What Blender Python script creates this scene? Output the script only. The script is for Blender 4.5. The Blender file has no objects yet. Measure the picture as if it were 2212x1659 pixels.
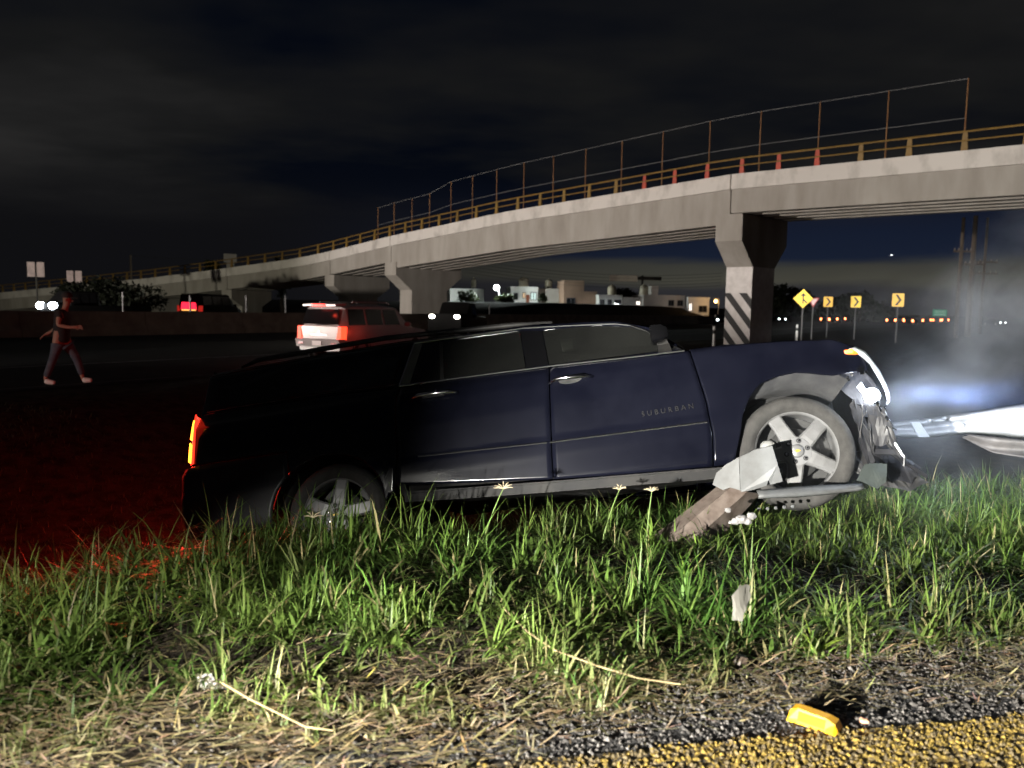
import bpy, math, random
import numpy as np
from mathutils import Vector, Matrix
random.seed(7); rng = np.random.default_rng(7)
S = bpy.context.scene
COL = S.collection
rad = math.radians

# ------------------------------------------------------------------ camera
F_PX, CX, CY = 1703.0, 1106.0, 829.5            # focal length and centre for a picture 2212 wide
PITCH, ROLL = rad(5.42), rad(1.0)
CAM = Vector((0, 0, 1.5))
_R = Vector((1, 0, 0)); _F = Vector((0, math.cos(PITCH), -math.sin(PITCH))); _U = Vector((0, math.sin(PITCH), math.cos(PITCH)))
CR = math.cos(ROLL) * _R + math.sin(ROLL) * _U
CU = math.cos(ROLL) * _U - math.sin(ROLL) * _R
cam = bpy.data.objects.new('camera', bpy.data.cameras.new('camera')); COL.objects.link(cam)
cam.data.sensor_width = 36; cam.data.lens = 36 * F_PX / 2212
cam.data.dof.use_dof = True; cam.data.dof.focus_distance = 6.0; cam.data.dof.aperture_fstop = 2.0
cam.data.clip_start = 0.05; cam.data.clip_end = 6000
m = Matrix((CR, CU, -_F)).transposed().to_4x4(); m.translation = CAM
cam.matrix_world = m
S.camera = cam

def ray(u, v):
    return _F + CR * ((u - CX) / F_PX) - CU * ((v - CY) / F_PX)
def at(u, v, Y):
    d = ray(u, v); return CAM + d * (Y / d.y)
def atz(u, v, z):
    d = ray(u, v); return CAM + d * ((z - CAM.z) / d.z)

# ------------------------------------------------------------------ world: night sky with torn cloud
W = bpy.data.worlds.new('World'); S.world = W; W.use_nodes = True
nt = W.node_tree; N = nt.nodes; L = nt.links
bg = N['Background']
tc = N.new('ShaderNodeTexCoord')
sep = N.new('ShaderNodeSeparateXYZ'); L.new(tc.outputs['Generated'], sep.inputs[0])
# flatten directions onto a cloud sheet so that clouds shrink towards the horizon
zc = N.new('ShaderNodeMath'); zc.operation = 'MAXIMUM'; L.new(sep.outputs['Z'], zc.inputs[0]); zc.inputs[1].default_value = 0.0
za = N.new('ShaderNodeMath'); za.operation = 'ADD'; L.new(zc.outputs[0], za.inputs[0]); za.inputs[1].default_value = 0.09
dv = N.new('ShaderNodeVectorMath'); dv.operation = 'DIVIDE'; L.new(tc.outputs['Generated'], dv.inputs[0])
cmb = N.new('ShaderNodeCombineXYZ')
for i in range(3): L.new(za.outputs[0], cmb.inputs[i])
L.new(cmb.outputs[0], dv.inputs[1])
n1 = N.new('ShaderNodeTexNoise'); n1.inputs['Scale'].default_value = 0.62; n1.inputs['Detail'].default_value = 5; n1.inputs['Roughness'].default_value = 0.52
mp = N.new('ShaderNodeMapping'); mp.inputs['Location'].default_value = (4.3, 1.7, 0.0); mp.inputs['Scale'].default_value = (0.75, 1.0, 0.3)
L.new(dv.outputs[0], mp.inputs[0]); L.new(mp.outputs[0], n1.inputs['Vector'])
cr = N.new('ShaderNodeValToRGB'); L.new(n1.outputs['Fac'], cr.inputs[0])
e = cr.color_ramp.elements
e[0].position = 0.36; e[0].color = (0.0010, 0.0016, 0.0034, 1)
e[1].position = 0.66; e[1].color = (0.0125, 0.0122, 0.0120, 1)
k = e.new(0.50); k.color = (0.0052, 0.0053, 0.0055, 1)
# low sky: clear dark-blue gap, then a pale olive cloud bank lit by a town, then murk at the horizon
n2 = N.new('ShaderNodeTexNoise'); n2.inputs['Scale'].default_value = 3.0; n2.inputs['Detail'].default_value = 6
mp2 = N.new('ShaderNodeMapping'); mp2.inputs['Scale'].default_value = (1.0, 1.0, 9.0); mp2.inputs['Location'].default_value = (0.3, 0.2, 0)
L.new(tc.outputs['Generated'], mp2.inputs[0]); L.new(mp2.outputs[0], n2.inputs['Vector'])
ad = N.new('ShaderNodeMath'); ad.operation = 'MULTIPLY_ADD'; L.new(n2.outputs['Fac'], ad.inputs[0]); ad.inputs[1].default_value = 0.035; L.new(sep.outputs['Z'], ad.inputs[2])
cr2 = N.new('ShaderNodeValToRGB'); L.new(ad.outputs[0], cr2.inputs[0])
e = cr2.color_ramp.elements
e[0].position = 0.0; e[0].color = (0.012, 0.012, 0.014, 1)
e[1].position = 0.028; e[1].color = (0.014, 0.014, 0.016, 1)
for p, c in ((0.048, (0.016, 0.016, 0.018, 1)), (0.058, (0.034, 0.033, 0.026, 1)), (0.074, (0.026, 0.026, 0.022, 1)), (0.084, (0.0055, 0.0085, 0.018, 1)), (0.14, (0.0030, 0.0048, 0.0125, 1))):
    k = e.new(p); k.color = c
mr = N.new('ShaderNodeMapRange'); mr.interpolation_type = 'SMOOTHSTEP'
mr.inputs['From Min'].default_value = 0.10; mr.inputs['From Max'].default_value = 0.19; L.new(ad.outputs[0], mr.inputs['Value'])
mx = N.new('ShaderNodeMix'); mx.data_type = 'RGBA'
mz = N.new('ShaderNodeMapRange'); mz.interpolation_type = 'SMOOTHSTEP'; mz.inputs['From Min'].default_value = -0.35; mz.inputs['From Max'].default_value = 0.30; L.new(sep.outputs['X'], mz.inputs['Value'])
mw = N.new('ShaderNodeMix'); mw.data_type = 'RGBA'; L.new(mz.outputs[0], mw.inputs[0]); mw.inputs[6].default_value = (0.0030, 0.0030, 0.0036, 1); L.new(cr2.outputs[0], mw.inputs[7])
L.new(mr.outputs[0], mx.inputs[0]); L.new(mw.outputs[2], mx.inputs[6]); L.new(cr.outputs[0], mx.inputs[7])
L.new(mx.outputs[2], bg.inputs['Color']); bg.inputs['Strength'].default_value = 1.6

# ------------------------------------------------------------------ lights of the stopped traffic just outside the frame, and added fill spots
def spot(name, loc, target, power, angle, blend, radius, color):
    l = bpy.data.lights.new(name, 'SPOT'); l.energy = power; l.spot_size = rad(angle); l.spot_blend = blend
    l.shadow_soft_size = radius; l.color = color
    o = bpy.data.objects.new(name, l); COL.objects.link(o)
    o.location = loc; o.rotation_euler = (Vector(target) - Vector(loc)).to_track_quat('-Z', 'Y').to_euler()
    return o
def point(name, loc, power, radius, color, parent=None):
    l = bpy.data.lights.new(name, 'POINT'); l.energy = power; l.shadow_soft_size = radius; l.color = color
    o = bpy.data.objects.new(name, l); COL.objects.link(o); o.location = loc
    if parent: o.parent = parent
    return o
KEY = (-3.4, -1.9, 0.90)
spot('headlamp_of_car_behind', KEY, (3.3, 4.35, 0.42), 17500, 56, 0.60, 0.06, (1.0, 0.97, 0.88))
spot('headlamps_of_traffic_beyond_wall', (-40, 14, 1.10), (-2, 45, 6.5), 118000, 62, 0.45, 0.4, (1.0, 0.91, 0.83))
spot('headlamps_of_queue_by_ramp', (-40, 14, 1.10), (-34, 76, 3.6), 33000, 44, 0.5, 0.4, (1.0, 0.95, 0.76))
spot('left_grass_fill', (-3.6, -1.3, 2.3), (-2.0, 2.92, 0.0), 2600, 26, 0.9, 0.06, (1.0, 0.97, 0.88))  # added off-frame fill spot for the grass at lower left
spot('headlamp_of_car_in_near_lane', (-25.0, -8.0, 0.85), (-11.0, 20.5, 0.9), 6800, 46, 0.8, 0.1, (1.0, 0.88, 0.78))
spot('sign_fill', (4.0, 14.0, 0.95), (20.2, 47.5, 2.6), 76000, 12.5, 0.3, 0.1, (1.0, 0.97, 0.92))  # added spot, hidden behind the crashed vehicle, to brighten the signs

S.view_settings.view_transform = 'Standard'; S.view_settings.look = 'None'
S.view_settings.exposure = 0; S.view_settings.gamma = 1; S.view_settings.use_curve_mapping = False
S.cycles.use_denoising = True
S.cycles.max_bounces = 6; S.cycles.volume_bounces = 1
S.cycles.sample_clamp_indirect = 4.0

# ------------------------------------------------------------------ materials
MATS = {}
def mat(name, c, rough=0.6, metal=0.0, c2=None, scale=8.0, detail=4, lo=0.35, hi=0.65, bump=0.0, bscale=None, coat=0.0, spec=0.5, stretch=None, emit=None, estr=0.0, trans=0.0):
    if name in MATS: return MATS[name]
    M = bpy.data.materials.new(name); M.use_nodes = True; MATS[name] = M
    n = M.node_tree.nodes; l = M.node_tree.links; b = n['Principled BSDF']
    b.inputs['Base Color'].default_value = (*c, 1); b.inputs['Roughness'].default_value = rough; b.inputs['Metallic'].default_value = metal
    b.inputs['Coat Weight'].default_value = coat; b.inputs['Specular IOR Level'].default_value = spec
    b.inputs['Transmission Weight'].default_value = trans
    if emit: b.inputs['Emission Color'].default_value = (*emit, 1); b.inputs['Emission Strength'].default_value = estr
    if c2 or bump:
        t = n.new('ShaderNodeTexCoord'); mp = n.new('ShaderNodeMapping'); l.new(t.outputs['Object'], mp.inputs[0])
        if stretch: mp.inputs['Scale'].default_value = stretch
    if c2:
        x = n.new('ShaderNodeTexNoise'); x.inputs['Scale'].default_value = scale; x.inputs['Detail'].default_value = detail; x.inputs['Roughness'].default_value = 0.6
        l.new(mp.outputs[0], x.inputs['Vector'])
        r = n.new('ShaderNodeValToRGB'); r.color_ramp.elements[0].position = lo; r.color_ramp.elements[1].position = hi
        r.color_ramp.elements[0].color = (*c, 1); r.color_ramp.elements[1].color = (*c2, 1)
        l.new(x.outputs['Fac'], r.inputs[0]); l.new(r.outputs[0], b.inputs['Base Color'])
    if bump:
        y = n.new('ShaderNodeTexNoise'); y.inputs['Scale'].default_value = bscale or scale * 3; y.inputs['Detail'].default_value = 5
        l.new(mp.outputs[0], y.inputs['Vector'])
        bp = n.new('ShaderNodeBump'); bp.inputs['Strength'].default_value = bump; bp.inputs['Distance'].default_value = 0.02
        l.new(y.outputs['Fac'], bp.inputs['Height']); l.new(bp.outputs[0], b.inputs['Normal'])
    return M
def glow(name, c, s):
    if name in MATS: return MATS[name]
    M = bpy.data.materials.new(name); M.use_nodes = True; MATS[name] = M
    b = M.node_tree.nodes['Principled BSDF']; b.inputs['Base Color'].default_value = (*[min(1, v * .5) for v in c], 1)
    b.inputs['Emission Color'].default_value = (*c, 1); b.inputs['Emission Strength'].default_value = s
    return M
def attr_mat(name, rough=0.55, translucent=0.3):
    M = bpy.data.materials.new(name); M.use_nodes = True; n = M.node_tree.nodes; l = M.node_tree.links
    b = n['Principled BSDF']; b.inputs['Roughness'].default_value = rough; b.inputs['Specular IOR Level'].default_value = 0.35
    a = n.new('ShaderNodeAttribute'); a.attribute_name = 'Col'; l.new(a.outputs['Color'], b.inputs['Base Color'])
    if translucent:
        t = n.new('ShaderNodeBsdfTranslucent'); l.new(a.outputs['Color'], t.inputs[0])
        x = n.new('ShaderNodeMixShader'); x.inputs[0].default_value = translucent
        l.new(b.outputs[0], x.inputs[1]); l.new(t.outputs[0], x.inputs[2]); l.new(x.outputs[0], n['Material Output'].inputs[0])
    return M

# ------------------------------------------------------------------ object helpers
def tag(o, label=None, cat=None, group=None, kind=None):
    if label: o['label'] = label
    if cat: o['category'] = cat
    if group: o['group'] = group
    if kind: o['kind'] = kind
    return o
def empty(name, loc=(0, 0, 0), rz=0.0, label=None, cat=None, group=None):
    o = bpy.data.objects.new(name, None); COL.objects.link(o); o.location = loc; o.rotation_euler = (0, 0, rz); o.empty_display_size = 0.2
    return tag(o, label, cat, group)
class MB:
    def __init__(s): s.v = []; s.f = []; s.m = []; s.mi = 0
    def quad(s, *p):
        i = len(s.v); s.v += [tuple(q) for q in p]; s.f.append(tuple(range(i, i + len(p)))); s.m.append(s.mi)
    def box(s, a, b):
        (x0, y0, z0), (x1, y1, z1) = a, b
        P = [(x0, y0, z0), (x1, y0, z0), (x1, y1, z0), (x0, y1, z0), (x0, y0, z1), (x1, y0, z1), (x1, y1, z1), (x0, y1, z1)]
        s.hexa(P)
    def hexa(s, P):
        i = len(s.v); s.v += [tuple(p) for p in P]
        for f in ((0, 3, 2, 1), (4, 5, 6, 7), (0, 1, 5, 4), (1, 2, 6, 5), (2, 3, 7, 6), (3, 0, 4, 7)):
            s.f.append(tuple(i + k for k in f)); s.m.append(s.mi)
    def rings(s, R, closed=True, caps=True):
        n = len(R[0]); i = len(s.v)
        for r in R: s.v += [tuple(p) for p in r]
        for a in range(len(R) - 1):
            for k in range(n if closed else n - 1):
                k2 = (k + 1) % n
                s.f.append((i + a * n + k, i + a * n + k2, i + (a + 1) * n + k2, i + (a + 1) * n + k)); s.m.append(s.mi)
        if caps and closed:
            s.f.append(tuple(i + k for k in reversed(range(n)))); s.m.append(s.mi)
            s.f.append(tuple(i + (len(R) - 1) * n + k for k in range(n))); s.m.append(s.mi)
    def tube(s, pts, r, n=6, caps=True):
        pts = [Vector(p) for p in pts]; R = []
        rr = r if isinstance(r, (list, tuple)) else [r] * len(pts)
        for i, p in enumerate(pts):
            d = (pts[min(i + 1, len(pts) - 1)] - pts[max(i - 1, 0)]).normalized()
            a = d.cross(Vector((0, 0, 1)) if abs(d.z) < 0.9 else Vector((1, 0, 0))).normalized(); b = d.cross(a)
            R.append([p + (a * math.cos(2 * math.pi * k / n) + b * math.sin(2 * math.pi * k / n)) * rr[i] for k in range(n)])
        s.rings(R, True, caps)
    def lathe_y(s, prof, n=32, c=(0, 0, 0)):       # profile of (radius, y), revolved about the y axis
        R = []
        for r, y in prof:
            R.append([(c[0] + r * math.cos(2 * math.pi * k / n), c[1] + y, c[2] + r * math.sin(2 * math.pi * k / n)) for k in range(n)])
        s.rings(R, True, False)
    def lathe_z(s, prof, n=24, c=(0, 0, 0)):
        R = [[(c[0] + r * math.cos(2 * math.pi * k / n), c[1] + r * math.sin(2 * math.pi * k / n), c[2] + z) for k in range(n)] for r, z in prof]
        s.rings(R, True, True)
    def prism(s, poly, d):                          # polygon of 3-D points pushed along vector d
        d = Vector(d); i = len(s.v); n = len(poly)
        s.v += [tuple(p) for p in poly] + [tuple(Vector(p) + d) for p in poly]
        s.f.append(tuple(i + k for k in range(n))); s.f.append(tuple(i + n + k for k in reversed(range(n)))); s.m += [s.mi] * 2
        for k in range(n):
            k2 = (k + 1) % n; s.f.append((i + k, i + n + k, i + n + k2, i + k2)); s.m.append(s.mi)
    def grid(s, P):                                 # rows of points
        n = len(P[0]); i = len(s.v)
        for r in P: s.v += [tuple(p) for p in r]
        for a in range(len(P) - 1):
            for k in range(n - 1):
                s.f.append((i + a * n + k, i + a * n + k + 1, i + (a + 1) * n + k + 1, i + (a + 1) * n + k)); s.m.append(s.mi)
    def build(s, name, material, parent=None, smooth=False, loc=None, thick=0.0, angle=None):
        me = bpy.data.meshes.new(name); me.from_pydata(s.v, [], s.f); me.update()
        for mm in (material if isinstance(material, (list, tuple)) else [material]): me.materials.append(mm)
        if any(s.m): me.polygons.foreach_set('material_index', s.m)
        if smooth: me.polygons.foreach_set('use_smooth', [True] * len(me.polygons))
        if smooth and angle: me.set_sharp_from_angle(angle=rad(angle))
        o = bpy.data.objects.new(name, me); COL.objects.link(o)
        if parent: o.parent = parent
        if loc: o.location = loc
        if thick:
            sm = o.modifiers.new('thickness', 'SOLIDIFY'); sm.thickness = thick; sm.offset = 0
        return o
def copy_tree(o, parent=None):
    c = o.copy(); COL.objects.link(c)
    if parent: c.parent = parent
    for ch in list(o.children): copy_tree(ch, c)
    return c
def ell(mb, c, r, n=10, m=7, jit=0.0):
    R = []
    for a in range(1, m):
        t = math.pi * a / m
        R.append([(c[0] + r[0] * math.sin(t) * math.cos(2 * math.pi * k / n) * (1 + random.uniform(-jit, jit)), c[1] + r[1] * math.sin(t) * math.sin(2 * math.pi * k / n) * (1 + random.uniform(-jit, jit)), c[2] - r[2] * math.cos(t)) for k in range(n)])
    mb.rings(R)
def clip_poly(poly, a, b, c):                        # keep a*x+b*y<=c
    out = []
    for i in range(len(poly)):
        p, q = poly[i], poly[(i + 1) % len(poly)]
        fp, fq = a * p[0] + b * p[1] - c, a * q[0] + b * q[1] - c
        if fp <= 0: out.append(p)
        if fp * fq < 0:
            t = fp / (fp - fq); out.append((p[0] + t * (q[0] - p[0]), p[1] + t * (q[1] - p[1])))
    return out
def sst(x, a, b):
    t = np.clip((np.asarray(x, float) - a) / (b - a), 0, 1); return t * t * (3 - 2 * t)
def vnoise(x, y, s, seed=0):
    x = np.asarray(x, float) * s + seed * 17.3; y = np.asarray(y, float) * s + seed * 9.1
    xi = np.floor(x); yi = np.floor(y); fx = x - xi; fy = y - yi; fx = fx * fx * (3 - 2 * fx); fy = fy * fy * (3 - 2 * fy)
    def h(a, b):
        v = np.sin(a * 127.1 + b * 311.7 + seed * 3.3) * 43758.5453; return v - np.floor(v)
    return (h(xi, yi) * (1 - fx) + h(xi + 1, yi) * fx) * (1 - fy) + (h(xi, yi + 1) * (1 - fx) + h(xi + 1, yi + 1) * fx) * fy

# ------------------------------------------------------------------ terrain
HD = Vector((math.cos(rad(58)), math.sin(rad(58)), 0)); HN = Vector((-HD.y, HD.x, 0))     # along / across the far highway
def hwy(n, s, z=0.0): return HN * n + HD * s + Vector((0, 0, z))
def edge(x): return 2.47 + 0.19 * np.asarray(x, float)            # outer side of the yellow line
def bank(x): return np.clip(3.95 + 0.40 * (np.asarray(x, float) + 2.5), 3.7, 6.4)
def height(x, y):
    x = np.asarray(x, float); y = np.asarray(y, float)
    e = edge(np.clip(x, -12, 12)); b = bank(x)
    near = 0.05 * sst(y, e + 0.35, e + 1.2) + 0.05 * (vnoise(x, y, 1.6, 1) - 0.4) * sst(y, e + 0.3, e + 1.0)
    drop = np.minimum(0.46 * np.maximum(y - b, 0), 1.2)
    n = HN.x * x + HN.y * y; s = HD.x * x + HD.y * y
    up = np.maximum(sst(n, 8, 14), sst(y, 22, 45)) * sst(y, 8, 11)
    ditch = near - drop + 0.06 * (vnoise(x, y, 0.9, 2) - 0.5) * sst(y, b, b + 1)
    z = ditch * (1 - up) + (-0.13) * up
    z = z + 2.6 * sst(n, 41, 52) * sst(s, 62, 95)
    z = np.where(y < e + 0.3, np.where(y < -8, -0.02, 0.0), z)
    return z
def H(x, y): return float(height(x, y))
def axis(stops):
    out = []
    for (a, b, st) in stops: out += list(np.arange(a, b, st))
    return np.array(out + [stops[-1][1]])
gx = axis([(-1500, -200, 100), (-200, -60, 10), (-60, -14, 2), (-14, -5, 0.5), (-5, 7, 0.12), (7, 16, 0.5), (16, 80, 2), (80, 250, 10), (250, 1500, 100)])
gy = axis([(-300, -20, 40), (-20, 0, 2), (0, 2, 0.4), (2, 8, 0.12), (8, 20, 0.5), (20, 60, 2), (60, 220, 5), (220, 2600, 120)])
X, Yg = np.meshgrid(gx, gy); Z = height(X, Yg)
nxg, nyg = len(gx), len(gy)
me = bpy.data.meshes.new('ground')
idx = np.arange(nxg * nyg).reshape(nyg, nxg)
fq = np.stack([idx[:-1, :-1], idx[:-1, 1:], idx[1:, 1:], idx[1:, :-1]], -1).reshape(-1, 4)
me.from_pydata(np.stack([X, Yg, Z], -1).reshape(-1, 3).tolist(), [], fq.tolist()); me.update()
me.polygons.foreach_set('use_smooth', [True] * len(me.polygons))
me.materials.append(mat('soil', (0.012, 0.010, 0.008), 0.95, c2=(0.045, 0.036, 0.026), scale=5, bump=0.8, bscale=40, spec=0.1))
g = bpy.data.objects.new('ground', me); COL.objects.link(g); tag(g, kind='structure')

# near road
asph = mat('asphalt', (0.010, 0.010, 0.011), 0.85, c2=(0.075, 0.070, 0.068), scale=70, detail=6, lo=0.38, hi=0.66, bump=1.0, bscale=110, spec=0.3)
mb = MB(); rows = []
xs = np.arange(-14, 14.01, 0.14)
for t in np.linspace(0, 1, 2):
    rows.append([(x, (-4.0 + 0.19 * x) * (1 - t) + t * (edge(x) + 0.02 + 0.18 * float(sst(x, -.6, .4)) + 0.20 * float(vnoise(x, 0, 3.0, 4)) + (0.06 * max(0, x))), 0.006) for x in xs])
mb.grid(rows); tag(mb.build('road', asph), kind='structure')
yel = bpy.data.materials.new('worn_yellow_paint'); yel.use_nodes = True
n = yel.node_tree.nodes; l = yel.node_tree.links; b = n['Principled BSDF']; b.inputs['Roughness'].default_value = 0.8
t = n.new('ShaderNodeTexCoord'); x = n.new('ShaderNodeTexNoise'); x.inputs['Scale'].default_value = 60; x.inputs['Detail'].default_value = 5; x.inputs['Roughness'].default_value = 0.7
l.new(t.outputs['Object'], x.inputs['Vector'])
r = n.new('ShaderNodeValToRGB'); r.color_ramp.elements[0].position = 0.44; r.color_ramp.elements[1].position = 0.52
r.color_ramp.elements[0].color = (0.03, 0.025, 0.018, 1); r.color_ramp.elements[1].color = (0.24, 0.155, 0.026, 1)
sxx = n.new('ShaderNodeSeparateXYZ'); l.new(t.outputs['Object'], sxx.inputs[0]); mrr = n.new('ShaderNodeMapRange'); mrr.inputs['From Min'].default_value = -.3; mrr.inputs['From Max'].default_value = .9; mrr.inputs['To Min'].default_value = -.14; mrr.inputs['To Max'].default_value = .0; l.new(sxx.outputs[0], mrr.inputs['Value'])
adx = n.new('ShaderNodeMath'); l.new(x.outputs['Fac'], adx.inputs[0]); l.new(mrr.outputs[0], adx.inputs[1])
l.new(adx.outputs[0], r.inputs[0]); l.new(r.outputs[0], b.inputs['Base Color'])
bp = n.new('ShaderNodeBump'); bp.inputs['Strength'].default_value = 0.9; bp.inputs['Distance'].default_value = 0.01; l.new(x.outputs['Fac'], bp.inputs['Height']); l.new(bp.outputs[0], b.inputs['Normal'])
mb = MB(); mb.grid([[(x, edge(x) - 0.36 + 0.02 * float(vnoise(x, 1, 9, 5)), 0.010) for x in xs], [(x, edge(x) + 0.015 * float(vnoise(x, 2, 12, 6)), 0.010) for x in xs]])
tag(mb.build('yellow_edge_line', yel), kind='structure')

# far highway
dark_asph = mat('dark_asphalt', (0.018, 0.018, 0.019), 0.9, c2=(0.030, 0.029, 0.028), scale=2.0, bump=0.3, bscale=30, spec=0.2)
mb = MB(); mb.quad(hwy(15.0, -120, -0.115), hwy(15.0, 60, -0.115), hwy(36.6, 60, -0.115), hwy(36.6, -120, -0.115))
mb.quad(hwy(15.0, 60, -0.115), hwy(15, 420, -0.115), hwy(36.6, 420, -0.115), hwy(36.6, 60, -0.115)); tag(mb.build('highway', dark_asph), kind='structure')
wp = mat('faded_white_paint', (0.25, 0.25, 0.25), 0.8, c2=(0.09, 0.09, 0.09), scale=3)
mb = MB()
mb.quad(hwy(20.22, -120, -0.109), hwy(20.22, 300, -0.109), hwy(20.38, 300, -0.109), hwy(20.38, -120, -0.109)); tag(mb.build('lane_line', wp), kind='structure')
mb = MB()
mb.quad(hwy(15.35, -120, -0.109), hwy(15.35, 300, -0.109), hwy(15.47, 300, -0.109), hwy(15.47, -120, -0.109)); tag(mb.build('shoulder_line', mat('worn_white_paint', (0.10, 0.10, 0.10), 0.9, c2=(0.04, 0.04, 0.04), scale=4)), kind='structure')
# concrete wall along the far side of the highway, in cast lengths
conc_dark = mat('rough_concrete_wall', (0.16, 0.12, 0.095), 0.9, c2=(0.24, 0.19, 0.15), scale=1.2, bump=0.3, bscale=14, spec=0.2)
wl = empty('concrete_wall', hwy(37, 0, -0.13), 0, 'long low brown concrete wall along the far side of the highway', 'wall')
for i in range(-14, 24):
    a, c = i * 6.0 + 0.02, i * 6.0 + 5.98
    base = hwy(37, 0, -0.13); R = []
    for s_ in (a, c):
        R.append([hwy(37 + o, s_, z) - base for o, z in ((-0.32, -0.2), (-0.30, 0.18), (-0.12, 0.42), (-0.08, 1.05), (0.08, 1.05), (0.12, 0.4), (0.30, 0.18), (0.32, -0.2))])
    mb = MB(); mb.rings(R); mb.build('panel', conc_dark, wl)

# ------------------------------------------------------------------ overpass
conc = mat('concrete', (0.235, 0.215, 0.19), 0.9, c2=(0.315, 0.295, 0.265), scale=0.9, detail=9, lo=0.33, hi=0.66, bump=0.18, bscale=6, spec=0.2, stretch=(1.2, 1.2, .30))
conc_w = mat('whitewashed_concrete', (0.33, 0.305, 0.28), 0.85, c2=(0.52, 0.49, 0.455), scale=1.1, detail=11, lo=0.30, hi=0.52, bump=0.15, bscale=8, spec=0.2, stretch=(1, 1, .5))
white = mat('white_road_paint', (0.62, 0.59, 0.57), 0.75, c2=(0.50, 0.47, 0.45), scale=3)
black = mat('black_paint', (0.014, 0.014, 0.014), 0.7)
amber = mat('amber_rail_paint', (0.20, 0.115, 0.018), 0.6, c2=(0.13, 0.075, 0.015), scale=3)
red_lit = mat('red_lit_post', (0.40, 0.045, 0.018), 0.6, c2=(0.26, 0.035, 0.016), scale=3)  # red light falling on these posts is put into their colour
P0 = Vector((11.5, 40.0, 0)); T0 = Vector((-math.sin(rad(45)), math.cos(rad(45)), 0))
P1 = P0 + T0 * 38.9; T1 = Vector((-0.9023, 0.4311, 0))
ZS = [(-30, 8.2), (-11.84, 8.27), (-6.4, 8.36), (1.0, 8.47), (7.5, 8.20), (16.8, 7.83), (29.3, 6.93), (38.9, 6.02), (42, 5.55), (50.7, 4.72), (60.3, 3.88), (83.4, 2.34), (101, 1.3), (112, 0.7)]
def bz(s): return float(np.interp(s, [a for a, _ in ZS], [b for _, b in ZS]))
def bp_(s):
    k = min(max((s - 34.9) / 8.0, 0), 1); k = k * k * (3 - 2 * k)
    p = (P0 + T0 * s) if s < 38.9 else (P1 + T1 * (s - 38.9))
    t = (T0 * (1 - k) + T1 * k).normalized()
    return p, t, Vector((t.y, -t.x, 0))
def BP(s, o, dz):
    p, t, q = bp_(s); return Vector((p.x + q.x * o, p.y + q.y * o, bz(s) + dz))
br = empty('overpass_bridge', (P0.x, P0.y, -0.13), 0, 'long grey concrete overpass on hammerhead piers climbing from left to upper right', 'bridge')
BO = br.location.copy()
PIERS = [-31, 0.9, 29.7, 38.3, 50.2, 60.4, 72, 84]
def loft_span(name, a, c, sect, material, step=2.0, gap=0.03):
    ss = np.linspace(a + gap, c - gap, max(2, int(abs(c - a) / step) + 1))
    mb = MB(); mb.rings([[BP(s, o, dz) - BO for o, dz in sect] for s in ss]); return mb.build(name, material, br)
WB = 5.2
for a, c in zip(PIERS[:-1], PIERS[1:]):
    big = 1.72 if abs(a - 0.9) < .1 else 1.18
    loft_span('parapet', a, c, [(0, 0), (0.0, -0.74), (0.45, -0.74), (0.45, -0.5), (0.25, -0.48), (0.22, 0)], conc_w)
    loft_span('parapet', a, c, [(WB - 0.22, 0), (WB - 0.25, -0.48), (WB - 0.45, -0.5), (WB - 0.45, -0.74), (WB, -0.74), (WB, 0)], conc_w)
    loft_span('deck_slab', a, c, [(0.452, -0.5), (0.452, -0.742), (WB - 0.452, -0.742), (WB - 0.452, -0.5)], conc)
    for o in (0.10, 1.25, 2.4, 3.55, 4.65):
        d = -0.745 - (big)
        loft_span('girder', a, c, [(o, -0.746), (o, d), (o + 0.5, d), (o + 0.5, d + 0.22), (o + 0.36, d + 0.38), (o + 0.36, -0.746)], conc)
loft_span('ramp_slab', 84, 112, [(0, 0), (0, -2.5), (WB, -2.5), (WB, 0)], conc)
def pier(s, cap_l, cap_h, flare, over, thick, col_w, col_d, big, striped):
    p, t, q = bp_(s); top = bz(s) - 0.75 - big
    def V(a, o, z): v = p + t * a + q * o; return Vector((v.x, v.y, z)) - BO
    h = thick / 2; zb = top - cap_h - flare
    prof = [(0.02, top - 0.01), (0.02, top - cap_h), (over, zb), (cap_l - over, zb), (cap_l - 0.02, top - cap_h), (cap_l - 0.02, top - 0.01)]
    mb = MB(); mb.rings([[V(-h, o, z) for o, z in prof], [V(h, o, z) for o, z in prof]]); mb.build('pier_cap', conc, br)
    # ledge between the deeper and the shallower girders
    g0 = H(p.x, p.y) - 0.3
    mb = MB(); c0, c1 = over + 0.02, cap_l - over - 0.02; hw = col_w / 2
    ch = 0.0
    mb.rings([[V(-hw, c0, z), V(hw, c0, z), V(hw, c1, z), V(-hw, c1, z)] for z in (g0, zb + 0.003)])
    colm = mb.build('column', white if striped else conc, br)
    if striped:
        zt = zb - 1.35
        for k in range(-3, 12):
            z0 = zt + 0.55 - k * 1.08
            poly = [(-hw, g0), (hw, g0), (hw, zt), (-hw, zt)]
            # band falls from upper left to lower right:  z + 1.16*(a)  between limits (a measured to the right in view = -t)
            poly = clip_poly(poly, 1.16, 1.0, z0 + 1.16 * hw * 0 + 0.0)
            if len(poly) > 2: poly = clip_poly(poly, -1.16, -1.0, -(z0 - 0.50))
            if len(poly) > 2:
                m2 = MB(); m2.prism([V(-a, c0 - 0.004, z) for a, z in poly], q * 0.003); m2.build('stripe', black, colm)
    return top
pier(0.9, 4.9, 1.35, 1.25, 1.25, 1.5, 1.5, 1.5, 1.22, True)
pier(29.7, 6.6, 1.0, 1.1, 1.5, 1.45, 1.5, 1.5, 1.2, False)
pier(38.3, 6.4, 0.95, 0.9, 1.5, 1.2, 1.3, 1.5, 1.2, False)
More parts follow.
